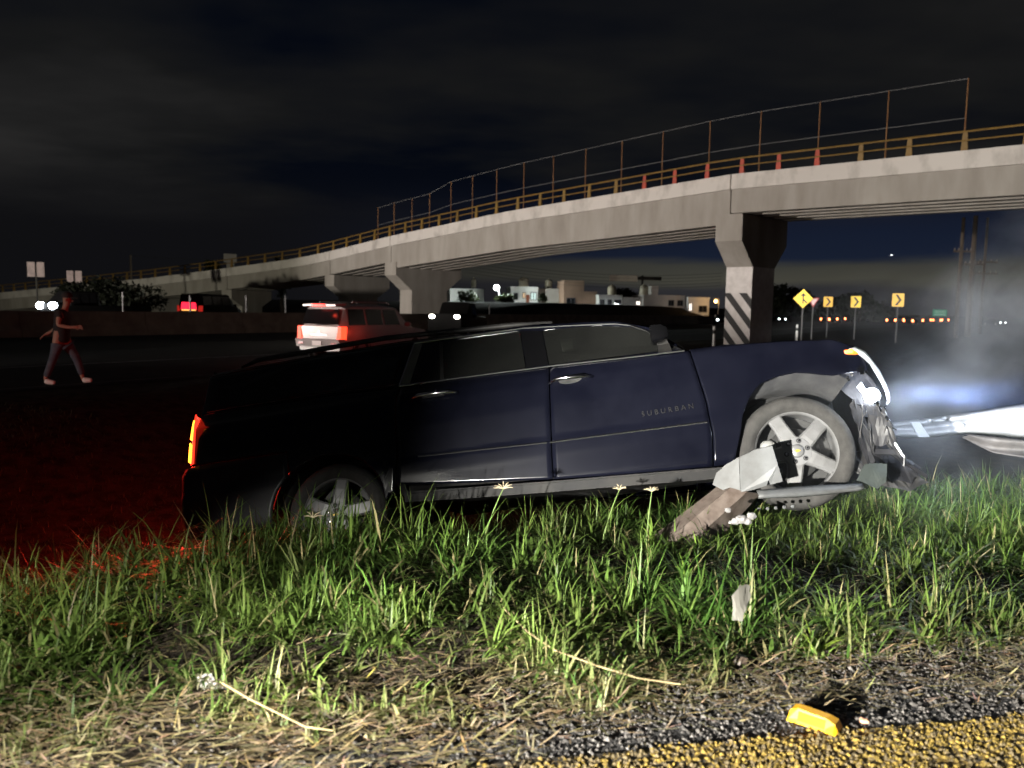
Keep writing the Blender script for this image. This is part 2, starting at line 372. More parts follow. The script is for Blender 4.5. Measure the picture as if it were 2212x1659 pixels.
for s in (50.2, 60.4, 72, 84): pier(s, 5.2, 0.8, 0.7, 1.3, 1.2, 1.2, 1.4, 1.2, False)
# railing: flat tapered posts, two tubular rails
posts = [-13.9, -11.9, -9.7, -7.55, -5.5, -3.5, -1.6, 0.35]
while posts[-1] < 104: posts.append(posts[-1] + 1.97)
for s in posts:
    p, t, q = bp_(s); z = bz(s)
    def V(a, o, dz): v = p + t * a + q * o; return Vector((v.x, v.y, z + dz)) - BO
    mb = MB(); P = []
    for dz, w, d in ((0.0, 0.13, 0.055), (0.80, 0.085, 0.03)):
        P += [V(-w, 0.11 - d, dz), V(w, 0.11 - d, dz), V(w, 0.11 + d, dz), V(-w, 0.11 + d, dz)]
    mb.hexa(P); mb.build('railing_post', red_lit if -4 < s < 8 else amber, br)
ss = np.arange(-16, 110, 2.0)
for dz, r in ((0.40, 0.035), (0.76, 0.045)):
    mb = MB(); mb.tube([BP(s, 0.03, dz) - BO for s in ss], r, 6); mb.build('rail', amber, br)
FP = [31.63, 29.52, 27.33, 25.26, 22.88, 20.63, 18.25, 15.75, 13.22, 10.65, 7.99, 5.23, 2.34, -0.49, -3.45, -6.51, -9.63]
rust = mat('rusty_steel', (0.13, 0.055, 0.02), 0.8, c2=(0.20, 0.10, 0.035), scale=4)
wire_m = mat('galvanised_wire', (0.13, 0.13, 0.13), 0.6, 0.2)
for s in FP:
    hgt = 2.95 if s < 24 else 2.5
    mb = MB(); mb.tube([BP(s, 0.24, -0.02) - BO, BP(s, 0.24, hgt) - BO], 0.033, 6); mb.build('fence_post', rust, br)
for k in (1.0, 0.46):
    mb = MB(); mb.tube([BP(s, 0.24, (2.93 if s < 24 else 2.48) * k) - BO for s in FP], 0.017, 5); mb.build('wire', wire_m, br)

# ------------------------------------------------------------------ houses beyond the highway
def house(label, u0, u1, vt, Y, depth, yaw, material, wins, door=None, tank=None, storey_step=None):
    a = at(u0, vt, Y); c = at(u1, vt, Y); w = (c - a).length; zt = a.z; zb = H((a.x + c.x) / 2, Y) - 0.2
    r = empty('house', (a.x, a.y, zb), yaw, label, 'house', 'flat roofed houses beyond the highway')
    h = zt - zb
    mb = MB(); mb.box((0, 0, 0), (w, depth, h)); mb.build('wall', material, r)
    mb = MB(); mb.box((-0.08, -0.08, h + 0.003), (w + 0.08, depth + 0.08, h + 0.28)); rf = mb.build('roof', material, r)
    if storey_step:
        x0, x1, hh = storey_step; mb = MB(); mb.box((x0 * w, 0.3, h + 0.285), (x1 * w, depth - 0.3, h + hh)); mb.build('roof_room', material, r)
    fm = mat('dark_window_frame', (0.03, 0.03, 0.035), 0.5)
    for (x0, x1, z0, z1, kind) in wins:
        m2 = MB(); A, B, C_, D = x0 * w, x1 * w, z0 * h, z1 * h
        for (p, q) in (((A, C_), (B, C_ + .12)), ((A, D - .12), (B, D)), ((A, C_ + .12), (A + .12, D - .12)), ((B - .12, C_ + .12), (B, D - .12)), (((A + B) / 2 - .05, C_ + .12), ((A + B) / 2 + .05, D - .12))):
            m2.box((p[0], -0.07, p[1]), (q[0], -0.003, q[1]))
        if kind == 'grille':
            for zz in np.arange(C_ + .35, D - .2, .32): m2.box((A + .12, -0.05, zz), (B - .12, -0.02, zz + .07))
        f = m2.build('window', fm, r)
        m3 = MB(); m3.box((A + .06, -0.016, C_ + .06), (B - .06, -0.004, D - .06))
        m3.build('pane', {'warm': glow('lit_window_warm', (1.0, 0.72, 0.42), 1.1), 'cool': glow('lit_window_cool', (0.72, 0.88, 0.85), 0.55), 'bright': glow('lit_window_bright', (1, 0.9, 0.8), 2.2)}.get(kind, mat('dark_glass', (0.01, 0.011, 0.013), 0.15)), f)
    if door:
        m2 = MB(); m2.box((door[0] * w, -0.06, 0.2), (door[1] * w, -0.004, 0.62 * h)); m2.build('door', mat('brown_door', (0.18, 0.05, 0.02), 0.6), r)
    if tank:
        x, rr, base = tank; m2 = MB()
        m2.lathe_z([(rr * .95, 0.29), (rr, 0.5), (rr, 1.0), (rr * .97, 1.05), (rr, 1.1), (rr, 1.7), (rr * .7, 1.95), (rr * .3, 2.05), (rr * .28, 2.2)], 14, (x * w, depth * .4, h + base)); m2.build('water_tank', mat('tank_plastic', (0.33, 0.28, 0.20), 0.5), r)
    return r
hw_w = mat('white_house_paint', (0.62, 0.62, 0.60), 0.85, c2=(0.52, 0.52, 0.50), scale=0.4)
hw_g = mat('grey_house_paint', (0.30, 0.28, 0.26), 0.85, c2=(0.38, 0.35, 0.32), scale=0.4)
hw_b = mat('brown_house_paint', (0.20, 0.13, 0.09), 0.85, c2=(0.26, 0.17, 0.12), scale=0.4)
house('pale house with a gable end seen just right of the second pier', 972, 1046, 626, 150, 9, 0.15, hw_w, [(0.62, 0.82, 0.35, 0.75, 'dark')], None, (0.75, 0.5, 0.3))
house('white two room house with lit cool window and brown door', 1104, 1163, 622, 145, 8, 0.12, hw_w, [(0.10, 0.26, 0.30, 0.72, 'grille'), (0.42, 0.54, 0.40, 0.75, 'warm'), (0.72, 0.95, 0.30, 0.78, 'cool')], (0.56, 0.68), (0.55, 0.95, 0.0))
house('blank sided grey house between the white house and the brown house', 1164, 1215, 626, 147, 9, 0.12, hw_g, [], None, (0.55, 0.7, 0.0))
house('brown house with a dark porch window and tank on its roof', 1218, 1290, 632, 142, 8, 0.1, hw_b, [(0.08, 0.36, 0.10, 0.62, 'dark')], None, (0.25, 0.9, 0.0), (0.0, 0.62, 2.2))
house('bright white house with three dark grilled windows', 1294, 1345, 640, 140, 7, 0.1, hw_w, [(0.04, 0.24, 0.15, 0.7, 'grille'), (0.38, 0.56, 0.18, 0.7, 'grille'), (0.66, 0.96, 0.2, 0.7, 'grille')], None, (0.7, 0.8, 0.0))
house('low grey house with one glaring lit window at its left end', 1346, 1386, 645, 142, 7, 0.1, hw_g, [(0.70, 0.98, 0.20, 0.78, 'bright')])
house('wide dim grey house with two dark windows and a box on the roof', 1390, 1482, 640, 140, 8, 0.1, hw_g, [(0.60, 0.74, 0.15, 0.7, 'dark'), (0.82, 0.96, 0.15, 0.7, 'dark')], None, (0.12, 0.8, 0.0), (0.2, 0.36, 1.9))
house('small far white house with a narrow lit doorway at the end of the row', 1487, 1534, 645, 140, 7, 0.1, hw_w, [(0.02, 0.2, 0.25, 0.75, 'bright'), (0.5, 0.9, 0.2, 0.6, 'dark')])
# street lamp and house lamp
def street_lamp(label, u, v, Y, power, color, bulb=0.28):
    p = at(u, v, Y); g0 = H(p.x, p.y); r = empty('street_lamp', (p.x, p.y, g0), 0, label, 'street lamp', 'lamps by the houses')
    mb = MB(); mb.tube([(0.5, 0, -0.2), (0.5, 0, p.z - g0 + 0.3), (0.3, 0, p.z - g0 + 0.45), (0.0, 0, p.z - g0 + 0.4)], 0.06); mb.build('pole', wire_m, r)
    mb = MB(); mb.box((-0.3, -0.2, p.z - g0 + 0.32), (0.3, 0.2, p.z - g0 + 0.5)); mb.build('lamp_head', wire_m, r)
    mb = MB(); ell(mb, (0, 0, p.z - g0), (bulb, bulb, bulb)); mb.build('lamp_shade', glow('street_lamp_glow_%d' % u, color, 22), r)
    point('street_lamp_light', (0, -0.6, p.z - g0), power, 0.3, color, r)
street_lamp('bright white street lamp in front of the pale houses beyond the second pier', 1072, 622, 138, 15000, (0.9, 1.0, 0.95), 0.42)
street_lamp('dim yard lamp before the bright white house with grilled windows', 1330, 661, 131, 5500, (0.95, 0.98, 1.0), 0.13)
street_lamp('small orange lamps by the last house left of the striped column', 1546, 651, 138, 260, (1.0, 0.55, 0.18), 0.25)
# hoarding above the houses
hb = at(1372, 640, 170); r = empty('billboard', (hb.x, hb.y, H(hb.x, hb.y)), 0, 'dim beige hoarding on a single mast above the white house', 'billboard')
z1 = at(1372, 595, 170).z - r.location.z; z0 = at(1372, 608, 170).z - r.location.z
mb = MB(); mb.tube([(1.5, 0.3, 0), (1.5, 0.3, z1)], 0.25); mb.build('mast', mat('dull_steel', (0.08, 0.08, 0.08), 0.7), r)
for i in range(3):
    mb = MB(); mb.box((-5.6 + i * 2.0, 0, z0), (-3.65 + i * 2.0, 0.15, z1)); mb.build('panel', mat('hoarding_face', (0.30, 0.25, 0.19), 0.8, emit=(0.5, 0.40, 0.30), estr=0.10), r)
mb = MB(); mb.box((0.42, 0, z0 + .3), (5.5, 0.15, z1 - .2)); mb.build('back_panel', mat('hoarding_back', (0.07, 0.055, 0.045), 0.8), r)

# ------------------------------------------------------------------ trees
leafm = attr_mat('tree_leaf', 0.7, 0.25); bark = mat('bark', (0.03, 0.022, 0.016), 0.95)
def tree(label, u, vtop, Y, width, n=900, squash=0.8, name='broadleaf_tree', conifer=False, leaf=0.35, shade=1.0):
    p = at(u, vtop, Y); g0 = H(p.x, p.y); h = p.z - g0
    r = empty(name, (p.x, p.y, g0), random.uniform(0, 6), label, 'tree')
    mb = MB(); tops = []
    th = h * (0.45 if not conifer else 0.9)
    mb.tube([(0, 0, -0.2), (0.05 * h, 0, th * .5), (0, 0.03 * h, th)], [0.035 * h + .05, 0.028 * h + .03, 0.012 * h + .02], 7)
    for i in range(6):
        a = i * 1.05 + random.random(); e_ = (math.cos(a) * width * .33, math.sin(a) * width * .33, th + h * random.uniform(.05, .3))
        mb.tube([(0, 0.02 * h, th * .75), (e_[0] * .5, e_[1] * .5, (th * .75 + e_[2]) / 2 + .1), e_], [0.016 * h + .02, 0.011 * h + .01, 0.006 * h + .01], 5); tops.append(e_)
    mb.build('trunk', bark, r)
    cl = []
    for i in range(16):
        a = random.uniform(0, 6.28); q = random.random() ** .5; zc_ = random.uniform(.32, .9)
        rr = (1 - abs(zc_ - .55) / .62) if not conifer else (1.02 - zc_)
        cl.append((math.cos(a) * q * width * .42 * rr, math.sin(a) * q * width * .42 * rr, zc_ * h, random.uniform(.13, .24) * width * (0.6 if conifer else 1)))
    V = np.zeros((n * 4, 3)); C = np.zeros((n * 4, 4))
    for i in range(n):
        c = cl[i % 16]; d = rng.normal(size=3); d /= np.linalg.norm(d); c3 = np.array(c[:3]) + d * c[3] * rng.uniform(.55, 1.1) * np.array([1, 1, squash])
        a = rng.normal(size=3); a /= np.linalg.norm(a); bb = np.cross(a, rng.normal(size=3)); bb /= np.linalg.norm(bb); s_ = leaf * rng.uniform(.5, 1.2)
        V[i * 4:i * 4 + 4] = [c3 - a * s_, c3 + bb * s_ * .45, c3 + a * s_, c3 - bb * s_ * .45]
        k = rng.uniform(.5, 1.3) * shade; C[i * 4:i * 4 + 4] = (0.020 * k, 0.027 * k, 0.011 * k, 1)
    me = bpy.data.meshes.new('crown'); me.from_pydata(V.tolist(), [], np.arange(n * 4).reshape(-1, 4).tolist()); me.materials.append(leafm)
    ca = me.color_attributes.new('Col', 'FLOAT_COLOR', 'POINT'); ca.data.foreach_set('color', C.ravel())
    o = bpy.data.objects.new('crown', me); COL.objects.link(o); o.parent = r
    return r
tree('dark bushy tree beside the small white tank house, behind the ramp railing', 462, 562, 100, 4.5, leaf=.4)
tree('dark tree rising behind the bright white house with grilled windows', 1348, 629, 150, 7, leaf=.5)
tree('small dark conifer before the white house with cool lit window', 1172, 634, 136, 2.6, n=500, conifer=True, leaf=.3, name='conifer_tree')
tree('low dark shrub tree under the bright street lamp', 1094, 642, 134, 4.5, n=600)
tree('scrubby dark tree before the gabled pale house', 1012, 632, 134, 4.0, n=600)
tree('low dark trees directly right of the striped column, nearest to it', 1680, 622, 170, 12, n=1100, leaf=.7)
tree('dark tree behind the diamond shaped yellow sign', 1712, 628, 165, 9, n=900, leaf=.7)
tree('dark round tree between the first and second chevron signs', 1815, 642, 180, 11, n=900, leaf=.7)
tree('dark tree behind the second chevron sign from the diamond', 1858, 640, 185, 11, n=900, leaf=.7)
tree('low dark tree left of the last chevron sign', 1900, 655, 190, 9, n=700, leaf=.7)
for i, (u, v, w) in enumerate(((178, 612, 4.0), (232, 607, 5.0), (285, 612, 4.5))):
    tree(['broad black tree nearest the walking person on the highway verge', 'middle one of three black trees under the far end of the ramp', 'black tree at the ramp end nearest the row of thin posts'][i], u, v, 52, w, n=2200, leaf=.17, shade=.4)
tree('pale dusty tree top showing over the ramp railing left of the kink', 612, 538, 95, 3.0, n=500, leaf=.3)

# small tank house left, beyond the ramp
p = at(497, 549, 98); r = empty('tank_tower', (p.x, p.y, H(p.x, p.y)), 0.3, 'pale square water tower with a wider top behind the ramp railing', 'water tower')
hh = p.z - r.location.z
mb = MB(); mb.box((-0.42, -0.42, 0), (0.42, 0.42, hh - 1.0)); mb.build('shaft', hw_g, r)
mb = MB(); mb.box((-0.72, -0.72, hh - 1.0), (0.72, 0.72, hh)); mb.build('tank', hw_g, r)

# ------------------------------------------------------------------ poles, wires, posts, signs
def pole(label, u, vtop, Y, arms, rr=0.14, name='utility_pole', cat='pole', m=None, group=None):
    p = at(u, vtop, Y); g0 = H(p.x, p.y); r = empty(name, (p.x, p.y, g0), 0, label, cat, group); h = p.z - g0
    m = m or mat('weathered_wood', (0.10, 0.075, 0.055), 0.9, c2=(0.15, 0.115, 0.085), scale=3)
    mb = MB(); mb.tube([(0, 0, -0.4), (0, 0, h * .5), (0, 0, h)], [rr, rr * .88, rr * .72], 9); mb.build('shaft', m, r)
    for z, w in arms:
        mb = MB(); mb.box((-w, -0.06 - rr, h * z - 0.07), (w, 0.06 - rr, h * z + 0.07)); a = mb.build('crossarm', m, r)
        for k in (-.9, -.45, .45, .9):
            mb = MB(); mb.lathe_z([(.05, 0.072), (.06, .14), (.03, .2), (.05, .26)], 8, (w * k, -rr, h * z)); mb.build('insulator', mat('porcelain', (.25, .2, .17), .3), a)
    return r
gp = 'tall poles in the smoke right of the signs'
pole('leftmost tall wooden pole behind the smoke, plain shaft with one crossarm', 2082, 470, 62, [(0.72, 0.7)], 0.17, group=gp)
pole('middle thick tall pole behind the smoke between two thinner ones', 2108, 466, 66, [(0.6, .8)], 0.24, group=gp)
pole('right hand tall pole behind the smoke with double crossarms', 2134, 470, 78, [(0.62, 1.2), (0.52, 1.2)], 0.16, group=gp)
pole('thin pale utility pole standing behind the ramp at far left', 282, 551, 110, [], 0.16)
def wires(label, a, b, sag, n, gap, name='overhead_cables'):
    r = empty(name, tuple(a), 0, label, 'cables')
    for i in range(n):
        d = b - a; pts = [Vector((d.x * t, d.y * t, d.z * t - sag * 4 * t * (1 - t) - i * gap)) for t in np.linspace(0, 1, 17)]
        mb = MB(); mb.tube(pts, 0.022, 4); mb.build('cable', mat('cable_black', (0.05, 0.05, 0.05), 0.6), r)
wires('bundle of thin overhead cables sagging above the row of houses', at(1010, 560, 120), at(1560, 590, 130), 1.2, 5, 0.5)
wires('thin cables running behind the ramp from the pale pole', at(282, 552, 110), at(640, 556, 100), 0.4, 1, 0.4)
galv = mat('galvanised_post', (0.06, 0.058, 0.058), 0.7, 0.0)
gp = 'thin marker posts along the highway wall'
for lab, u, vt, vb in (('thin grey marker post nearest the black trees on the highway wall', 266, 628, 660), ('thin dark marker post crossing the wide red tail lamp', 411, 636, 664), ('thin post on the wall between the red tail lamp and the silver car', 532, 636, 668),
                       ('thin post on the wall left of the brake light glow', 617, 637, 672), ('thin post on the wall right of the oncoming headlights', 1007, 652, 682), ('thin post on the wall below the bright street lamp', 1057, 653, 682)):
    X_Y = ray(u, 660); k = 37.0 / (HN.x * X_Y.x / X_Y.y + HN.y); a = at(u, vb, k); c = at(u, vt, k)
    r = MB(); r.tube([(0, 0, 0), (0, 0, c.z - 0.95)], 0.05, 7)
    r.quad((-0.05, -0.052, c.z - 1.25), (0.05, -0.052, c.z - 1.25), (0.05, -0.052, c.z - 1.1), (-0.05, -0.052, c.z - 1.1))
    o = r.build('marker_post', galv); o.location = (a.x, a.y, 0.90); tag(o, lab, 'post', gp)
# twin pale sign panels at the left
pinkp = mat('pale_sign_face', (0.55, 0.42, 0.44), 0.5, c2=(0.30, 0.22, 0.24), scale=1.6, lo=.45, hi=.7)
for lab, u, v0, v1, w in (('pair of pale pink sign panels on one post, the taller left hand pair', 78, 566, 598, 32), ('pair of pale pink sign panels, the smaller right hand pair beside the black trees', 161, 585, 611, 29)):
    Y = 56; c = at(u, v1, Y); t_ = at(u, v0, Y); g0 = H(c.x, c.y); r = empty('twin_sign', (c.x, c.y, g0), 0.35, lab, 'sign', 'pale twin sign panels')
    hw = w / 2 / F_PX * Y; z0, z1 = c.z - g0, t_.z - g0
    mb = MB(); mb.tube([(0, 0.1, -.2), (0, 0.1, z1 - .1)], 0.06); mb.build('post', galv, r)
    for sx in (-1, 1):
        mb = MB(); mb.box((sx * hw if sx < 0 else 0.06, -0.02, z0), (-0.06 if sx < 0 else hw, 0.02, z1)); mb.build('sign_panel', pinkp, r)
# yellow signs
ysign = mat('yellow_retroreflective', (0.85, 0.55, 0.0), 0.5, emit=None)
ysign2 = mat('amber_retroreflective', (0.85, 0.46, 0.01), 0.5)
sblack = mat('sign_black', (0.01, 0.01, 0.01), 0.6)
def sign_base(name, label, u, v, Y, group=None, yaw=0.0):
    c = at(u, v, Y); g0 = H(c.x, c.y); r = empty(name, (c.x, c.y, g0), yaw, label, 'road sign', group)
    mb = MB(); mb.tube([(0, 0.06, -.3), (0, 0.06, c.z - g0 + .2)], 0.045, 7); mb.build('post', galv, r)
    return r, c.z - g0
def plate(r, pts, mtl, y, name, th=0.006, par=None):
    mb = MB(); mb.prism([(a, y, b) for a, b in pts], (0, th, 0)); return mb.build(name, mtl, par or r)
def rrect(w, h, rr, n=4):
    out = []
    for cx, cy, a0 in ((w - rr, h - rr, 0), (-w + rr, h - rr, 90), (-w + rr, -h + rr, 180), (w - rr, -h + rr, 270)):
        out += [(cx + rr * math.cos(rad(a0 + 90 * k / n)), cy + rr * math.sin(rad(a0 + 90 * k / n))) for k in range(n + 1)]
    return out
r, zc_ = sign_base('warning_sign', 'yellow diamond road sign with a black merging lanes arrow', 1735, 645, 47, yaw=-0.3)
hd = 0.56
plate(r, [(a, zc_ + b) for a, b in ((0, hd), (-hd, 0), (0, -hd), (hd, 0))], ysign, -0.01, 'sign_panel')
for pts in ([(-.035, -.30), (.035, -.30), (.035, .16), (-.035, .16)], [(0, .33), (-.17, .155), (.17, .155)], [(.035, -.02), (.035, -.12), (.19, -.29), (.25, -.24)]):
    plate(r, [(a, zc_ + b) for a, b in pts], sblack, -0.017, 'arrow')
r, zc_ = sign_base('yield_sign', 'small pale triangular sign partly behind the yellow diamond sign', 1757, 652, 52, yaw=-0.2)
plate(r, [(a, zc_ + b) for a, b in ((-.36, .26), (0, -.36), (.36, .26))], mat('sign_red', (.35, .03, .03), .5), -0.01, 'sign_border')
plate(r, [(a, zc_ + b) for a, b in ((-.26, .2), (0, -.25), (.26, .2))], mat('sign_pale', (.62, .45, .45), .5), -0.017, 'sign_panel')
for lab, u, v, Y, mtl, w, h in (('yellow chevron sign pointing right, nearest the diamond sign', 1789, 652, 57, ysign2, .31, .36), ('yellow chevron sign pointing right, middle one of the three', 1849, 652, 54, ysign, .32, .38), ('amber chevron sign pointing right, largest and farthest right', 1940, 648, 48, ysign2, .33, .40)):
    r, zc_ = sign_base('chevron_sign', lab, u, v, Y, 'chevron signs along the curve', -0.45)
    plate(r, [(a, zc_ + b) for a, b in rrect(w, h, .06)], mtl, -0.01, 'sign_panel')
    plate(r, [(a, zc_ + b) for a, b in ((-.16, h * .8), (-.02, h * .8), (.2, 0), (-.02, -h * .8), (-.16, -h * .8), (.05, 0))], sblack, -0.017, 'chevron')
r, zc_ = sign_base('direction_sign', 'small green direction sign with pale lines above the far tail lights', 2030, 676, 180, yaw=-0.3)
plate(r, [(a, zc_ + b) for a, b in rrect(1.45, .75, .15)], mat('sign_green', (0.05, .35, .18), .5, emit=(.05, .5, .25), estr=.25), -0.05, 'sign_panel', .04)
for k in (-.4, 0, .4): plate(r, [(a, zc_ + k + b) for a, b in rrect(1.15, .06, .05)], mat('sign_line', (.6, .7, .65), .5, emit=(.5, .8, .7), estr=.3), -0.062, 'text_line', .01)
# delineator by the column
for lab, u, v, Y in (('short white marker bollard left of the striped column', 1543, 709, 36), ('short white marker bollard right of the striped column', 1722, 705, 46)):
    c = at(u, v, Y); g0 = H(c.x, c.y); mb = MB(); mb.lathe_z([(.07, 0), (.06, c.z - g0), (.05, c.z - g0 + .1)], 9); mb.mi = 1
    mb.lathe_z([(.064, c.z - g0 - .25), (.063, c.z - g0 - .08)], 9)
    tag(mb.build('marker_bollard', [mat('bollard_plastic', (.5, .5, .48), .5), sblack], loc=(c.x, c.y, g0)), lab, 'bollard', 'white marker bollards near the column')

# ------------------------------------------------------------------ wheels and background cars
tyre_m = mat('tyre_rubber', (0.032, 0.031, 0.030), 0.9, c2=(0.05, 0.048, 0.046), scale=14, bump=0.15, bscale=60, spec=0.2)
def simple_wheel(parent, c, R_, w, rim):
    mb = MB(); mb.lathe_y([(R_ * .62, 0), (R_ * .9, -0.01), (R_, w * .2), (R_, w * .8), (R_ * .9, w), (R_ * .62, w)], 20); o = mb.build('wheel', tyre_m, parent, True, c)
    mb = MB(); mb.lathe_y([(0.001, .02), (R_ * .2, .015), (R_ * .6, .03), (R_ * .63, .0), (R_ * .63, .06)], 20); mb.build('rim', rim, o, True)
    return o
glass_bg = mat('car_glass', (0.006, 0.006, 0.0065), 0.15, spec=.15)
alu = mat('alloy_rim', (0.35, 0.35, 0.36), 0.4, 0.6)
chrome = mat('chrome', (0.75, 0.75, 0.77), 0.12, 1.0)
def car(name, label, cat, loc, rz, paint, Ln, Wd, prof, tail=None, head=None, group=None, hsz=1.0):
    """prof: stations (x from rear to front, z belt, z roof or None); the car looks along +x"""
    r = empty(name, loc, rz, label, cat, group); hw = Wd / 2
    R = []
    for x, zb, zr in prof:
        t = min(1, min(x + .0, Ln - x) / 0.35 + 0.86) if x < 10 else 1
        wv = hw * min(1.0, 0.90 + 0.1 * min(1, min(x, Ln - x) / .3))
        wr = wv * .80 if zr else wv * .9
        zr_ = zr or zb + .02
        R.append([(x, -wv * .93, .30), (x, -wv, .52), (x, -wv, zb - .22), (x, -wv * .965, zb), (x, -wr, zr_ - .05 if zr else zr_), (x, -wr * .82, zr_), (x, wr * .82, zr_), (x, wr, zr_ - .05 if zr else zr_), (x, wv * .965, zb), (x, wv, zb - .22), (x, wv, .52), (x, wv * .93, .30)])
    mb = MB(); mb.rings(R); mb.build('body', paint, r, True, angle=28)
    hs = [p for p in prof if p[2]]
    xa, xb = hs[0][0], hs[-1][0]; zb = hs[0][1]; zr = max(p[2] for p in hs)
    # side windows, proud of the body by a few millimetres
    for sy in (-1, 1):
        nwin = 3 if Ln > 4.2 else 2
        for k in range(nwin):
            a = xa + .25 + (xb - xa - .75) * k / nwin; c = xa + .25 + (xb - xa - .75) * (k + 1) / nwin - .09
            f = [(a, .10), (c, .10), (c - (.12 if k == nwin - 1 else 0), .86), (a + (.08 if k == 0 else 0), .86)]
            pts = [(x, sy * ((hw * .965) * (1 - q) + hw * .80 * q + .012), (zb) * (1 - q) + (zr - .05) * q) for x, q in f]
            mb = MB(); mb.prism(pts, (0, -sy * .008, 0)); mb.build('window', glass_bg, r)
        mb = MB(); ell(mb, (xb - .35, sy * (hw + .1), zb + .08), (.09, .12, .09), 8, 6); mb.build('mirror', paint, r, True)
    x0, b0, r0 = hs[0]; x1, b1, r1 = hs[1] if hs[1][0] - x0 < .6 else hs[0]
    mb = MB(); mb.prism([(x0 - .035, -hw * .78, zb + .08), (x0 - .035, hw * .78, zb + .08), (x0 + .10, hw * .68, zr - .14), (x0 + .10, -hw * .68, zr - .14)], (.01, 0, 0)); mb.build('rear_window', glass_bg, r)
    for (wx, s) in ((Ln * .19, 1), (Ln * .19, -1), (Ln * .80, 1), (Ln * .80, -1)):
        o = simple_wheel(r, (wx, -hw - .005 if s < 0 else hw + .005, .33), .33, .21, alu)
        if s > 0: o.rotation_euler = (0, 0, math.pi)
        mb = MB(); mb.lathe_y([(.40, -.004), (.40, .05), (.30, .06)], 18, (wx, 0, .35)); 
        o2 = mb.build('wheel_arch', mat('arch_black', (.01, .01, .01), .9), r, loc=(0, -hw - .002 if s < 0 else hw + .002, 0))
        if s > 0: o2.scale = (1, -1, 1)
    if tail:
        for sy in (-1, 1):
            mb = MB(); mb.hexa([(-.03, sy * hw * .74, zb - .34), (-.03, sy * hw * .93, zb - .36), (.12, sy * (hw + .012), zb - .36), (.1, sy * hw * .66, zb - .36), (-.02, sy * hw * .80, zb + .02), (-.02, sy * hw * .92, zb + .02), (.16, sy * (hw + .006), zb + .02), (.1, sy * hw * .72, zb + .02)])
            o = mb.build('tail_lamp', tail, r)
    if head:
        for sy in (-1, 1):
            mb = MB(); ell(mb, (Ln - .02, sy * hw * .68, prof[-1][1] - .12), (.10 * hsz, .16 * hsz, .10 * hsz), 10, 7); mb.build('headlight', head, r, True)
    return r
silver = mat('silver_car_paint', (0.42, 0.39, 0.38), 0.4, 0.1)
sp = at(690, 690, 23.0)
heading = rad(62)
fwd = Vector((math.cos(heading), math.sin(heading), 0))
base = Vector((at(690, 690, 23).x, 23, -0.11))
sv = car('silver_wagon', 'silver estate car with its brake lights on, stopped on the far highway', 'car', tuple(base), heading, silver, 4.45, 1.78,
         [(0.0, 1.00, None), (0.05, 1.0, 1.04), (0.30, 1.0, 1.58), (0.55, 1.0, 1.64), (2.0, 1.0, 1.66), (2.75, 1.0, 1.60), (3.35, .98, 1.12), (3.5, .96, None), (4.2, .86, None), (4.45, .70, None)],
         glow('brake_lamp_red', (1.0, 0.05, 0.018), 3.0))
mb = MB(); mb.hexa([(-.10, -.80, .42), (.12, -.88, .42), (.12, .88, .42), (-.10, .80, .42), (-.12, -.82, .66), (.12, -.90, .66), (.12, .90, .66), (-.12, .82, .66)]); bmp = mb.build('bumper', mat('bumper_grey', (0.22, 0.20, 0.19), .5), sv)
mb = MB(); mb.box((-.135, -.17, .46), (-.122, .17, .60)); mb.build('number_plate', mat('plate_white', (.75, .72, .70), .5), bmp)
for sy in (-1, 1):
    mb = MB(); mb.box((-.128, sy * .62 - .09, .49), (-.11, sy * .62 + .09, .56)); mb.build('reflector', mat('reflector_red', (.4, .02, .02), .3), bmp)
mb = MB(); mb.hexa([(-.02, -.62, 1.60), (.4, -.66, 1.63), (.4, .66, 1.63), (-.02, .62, 1.60), (-.02, -.62, 1.66), (.4, -.66, 1.70), (.4, .66, 1.70), (-.02, .62, 1.66)]); spo = mb.build('spoiler', silver, sv)
mb = MB(); ell(mb, (-.045, 0, 1.63), (.035, .27, .04), 12, 6); mb.build('brake_light', glow('third_brake', (1.0, 0.035, 0.028), 11), spo, True)
for k in range(3):
    a = rad(90 + 120 * k); mb = MB(); c = (0.035 * math.cos(a), 0.84 + .035 * math.sin(a)); d = .033
    mb.prism([(-.032, c[0] + d * math.cos(a), c[1] + d * math.sin(a)), (-.032, c[0] + d * .55 * math.cos(a + 1.57), c[1] + d * .55 * math.sin(a + 1.57)), (-.032, c[0] - d * math.cos(a), c[1] - d * math.sin(a)), (-.032, c[0] + d * .55 * math.cos(a - 1.57), c[1] + d * .55 * math.sin(a - 1.57))], (.01, 0, 0)); mb.build('emblem', chrome, sv)
mb = MB(); mb.box((-.03, -.3, .76), (-.012, .3, .79)); mb.build('tailgate_trim', chrome, sv)
mb = MB(); mb.tube([(-.05, .05, 1.06), (-.055, -.45, 1.09)], .012); mb.build('wiper', black, sv)
for sy in (-1, 1):
    mb = MB(); mb.tube([(.7, sy * .62, 1.70), (.75, sy * .62, 1.74), (2.4, sy * .62, 1.74), (2.5, sy * .62, 1.69)], .018); mb.build('roof_rail', silver, sv)
    point('brake_light_glow', (-.45, sy * .85, .86), 2.5, .06, (1, .07, .03), sv)
point('brake_light_glow', (-.40, 0, 1.66), 4, .05, (1, .06, .03), sv)
point('brake_light_glow', (.5, -1.35, .95), 3, .05, (1, .06, .03), sv)

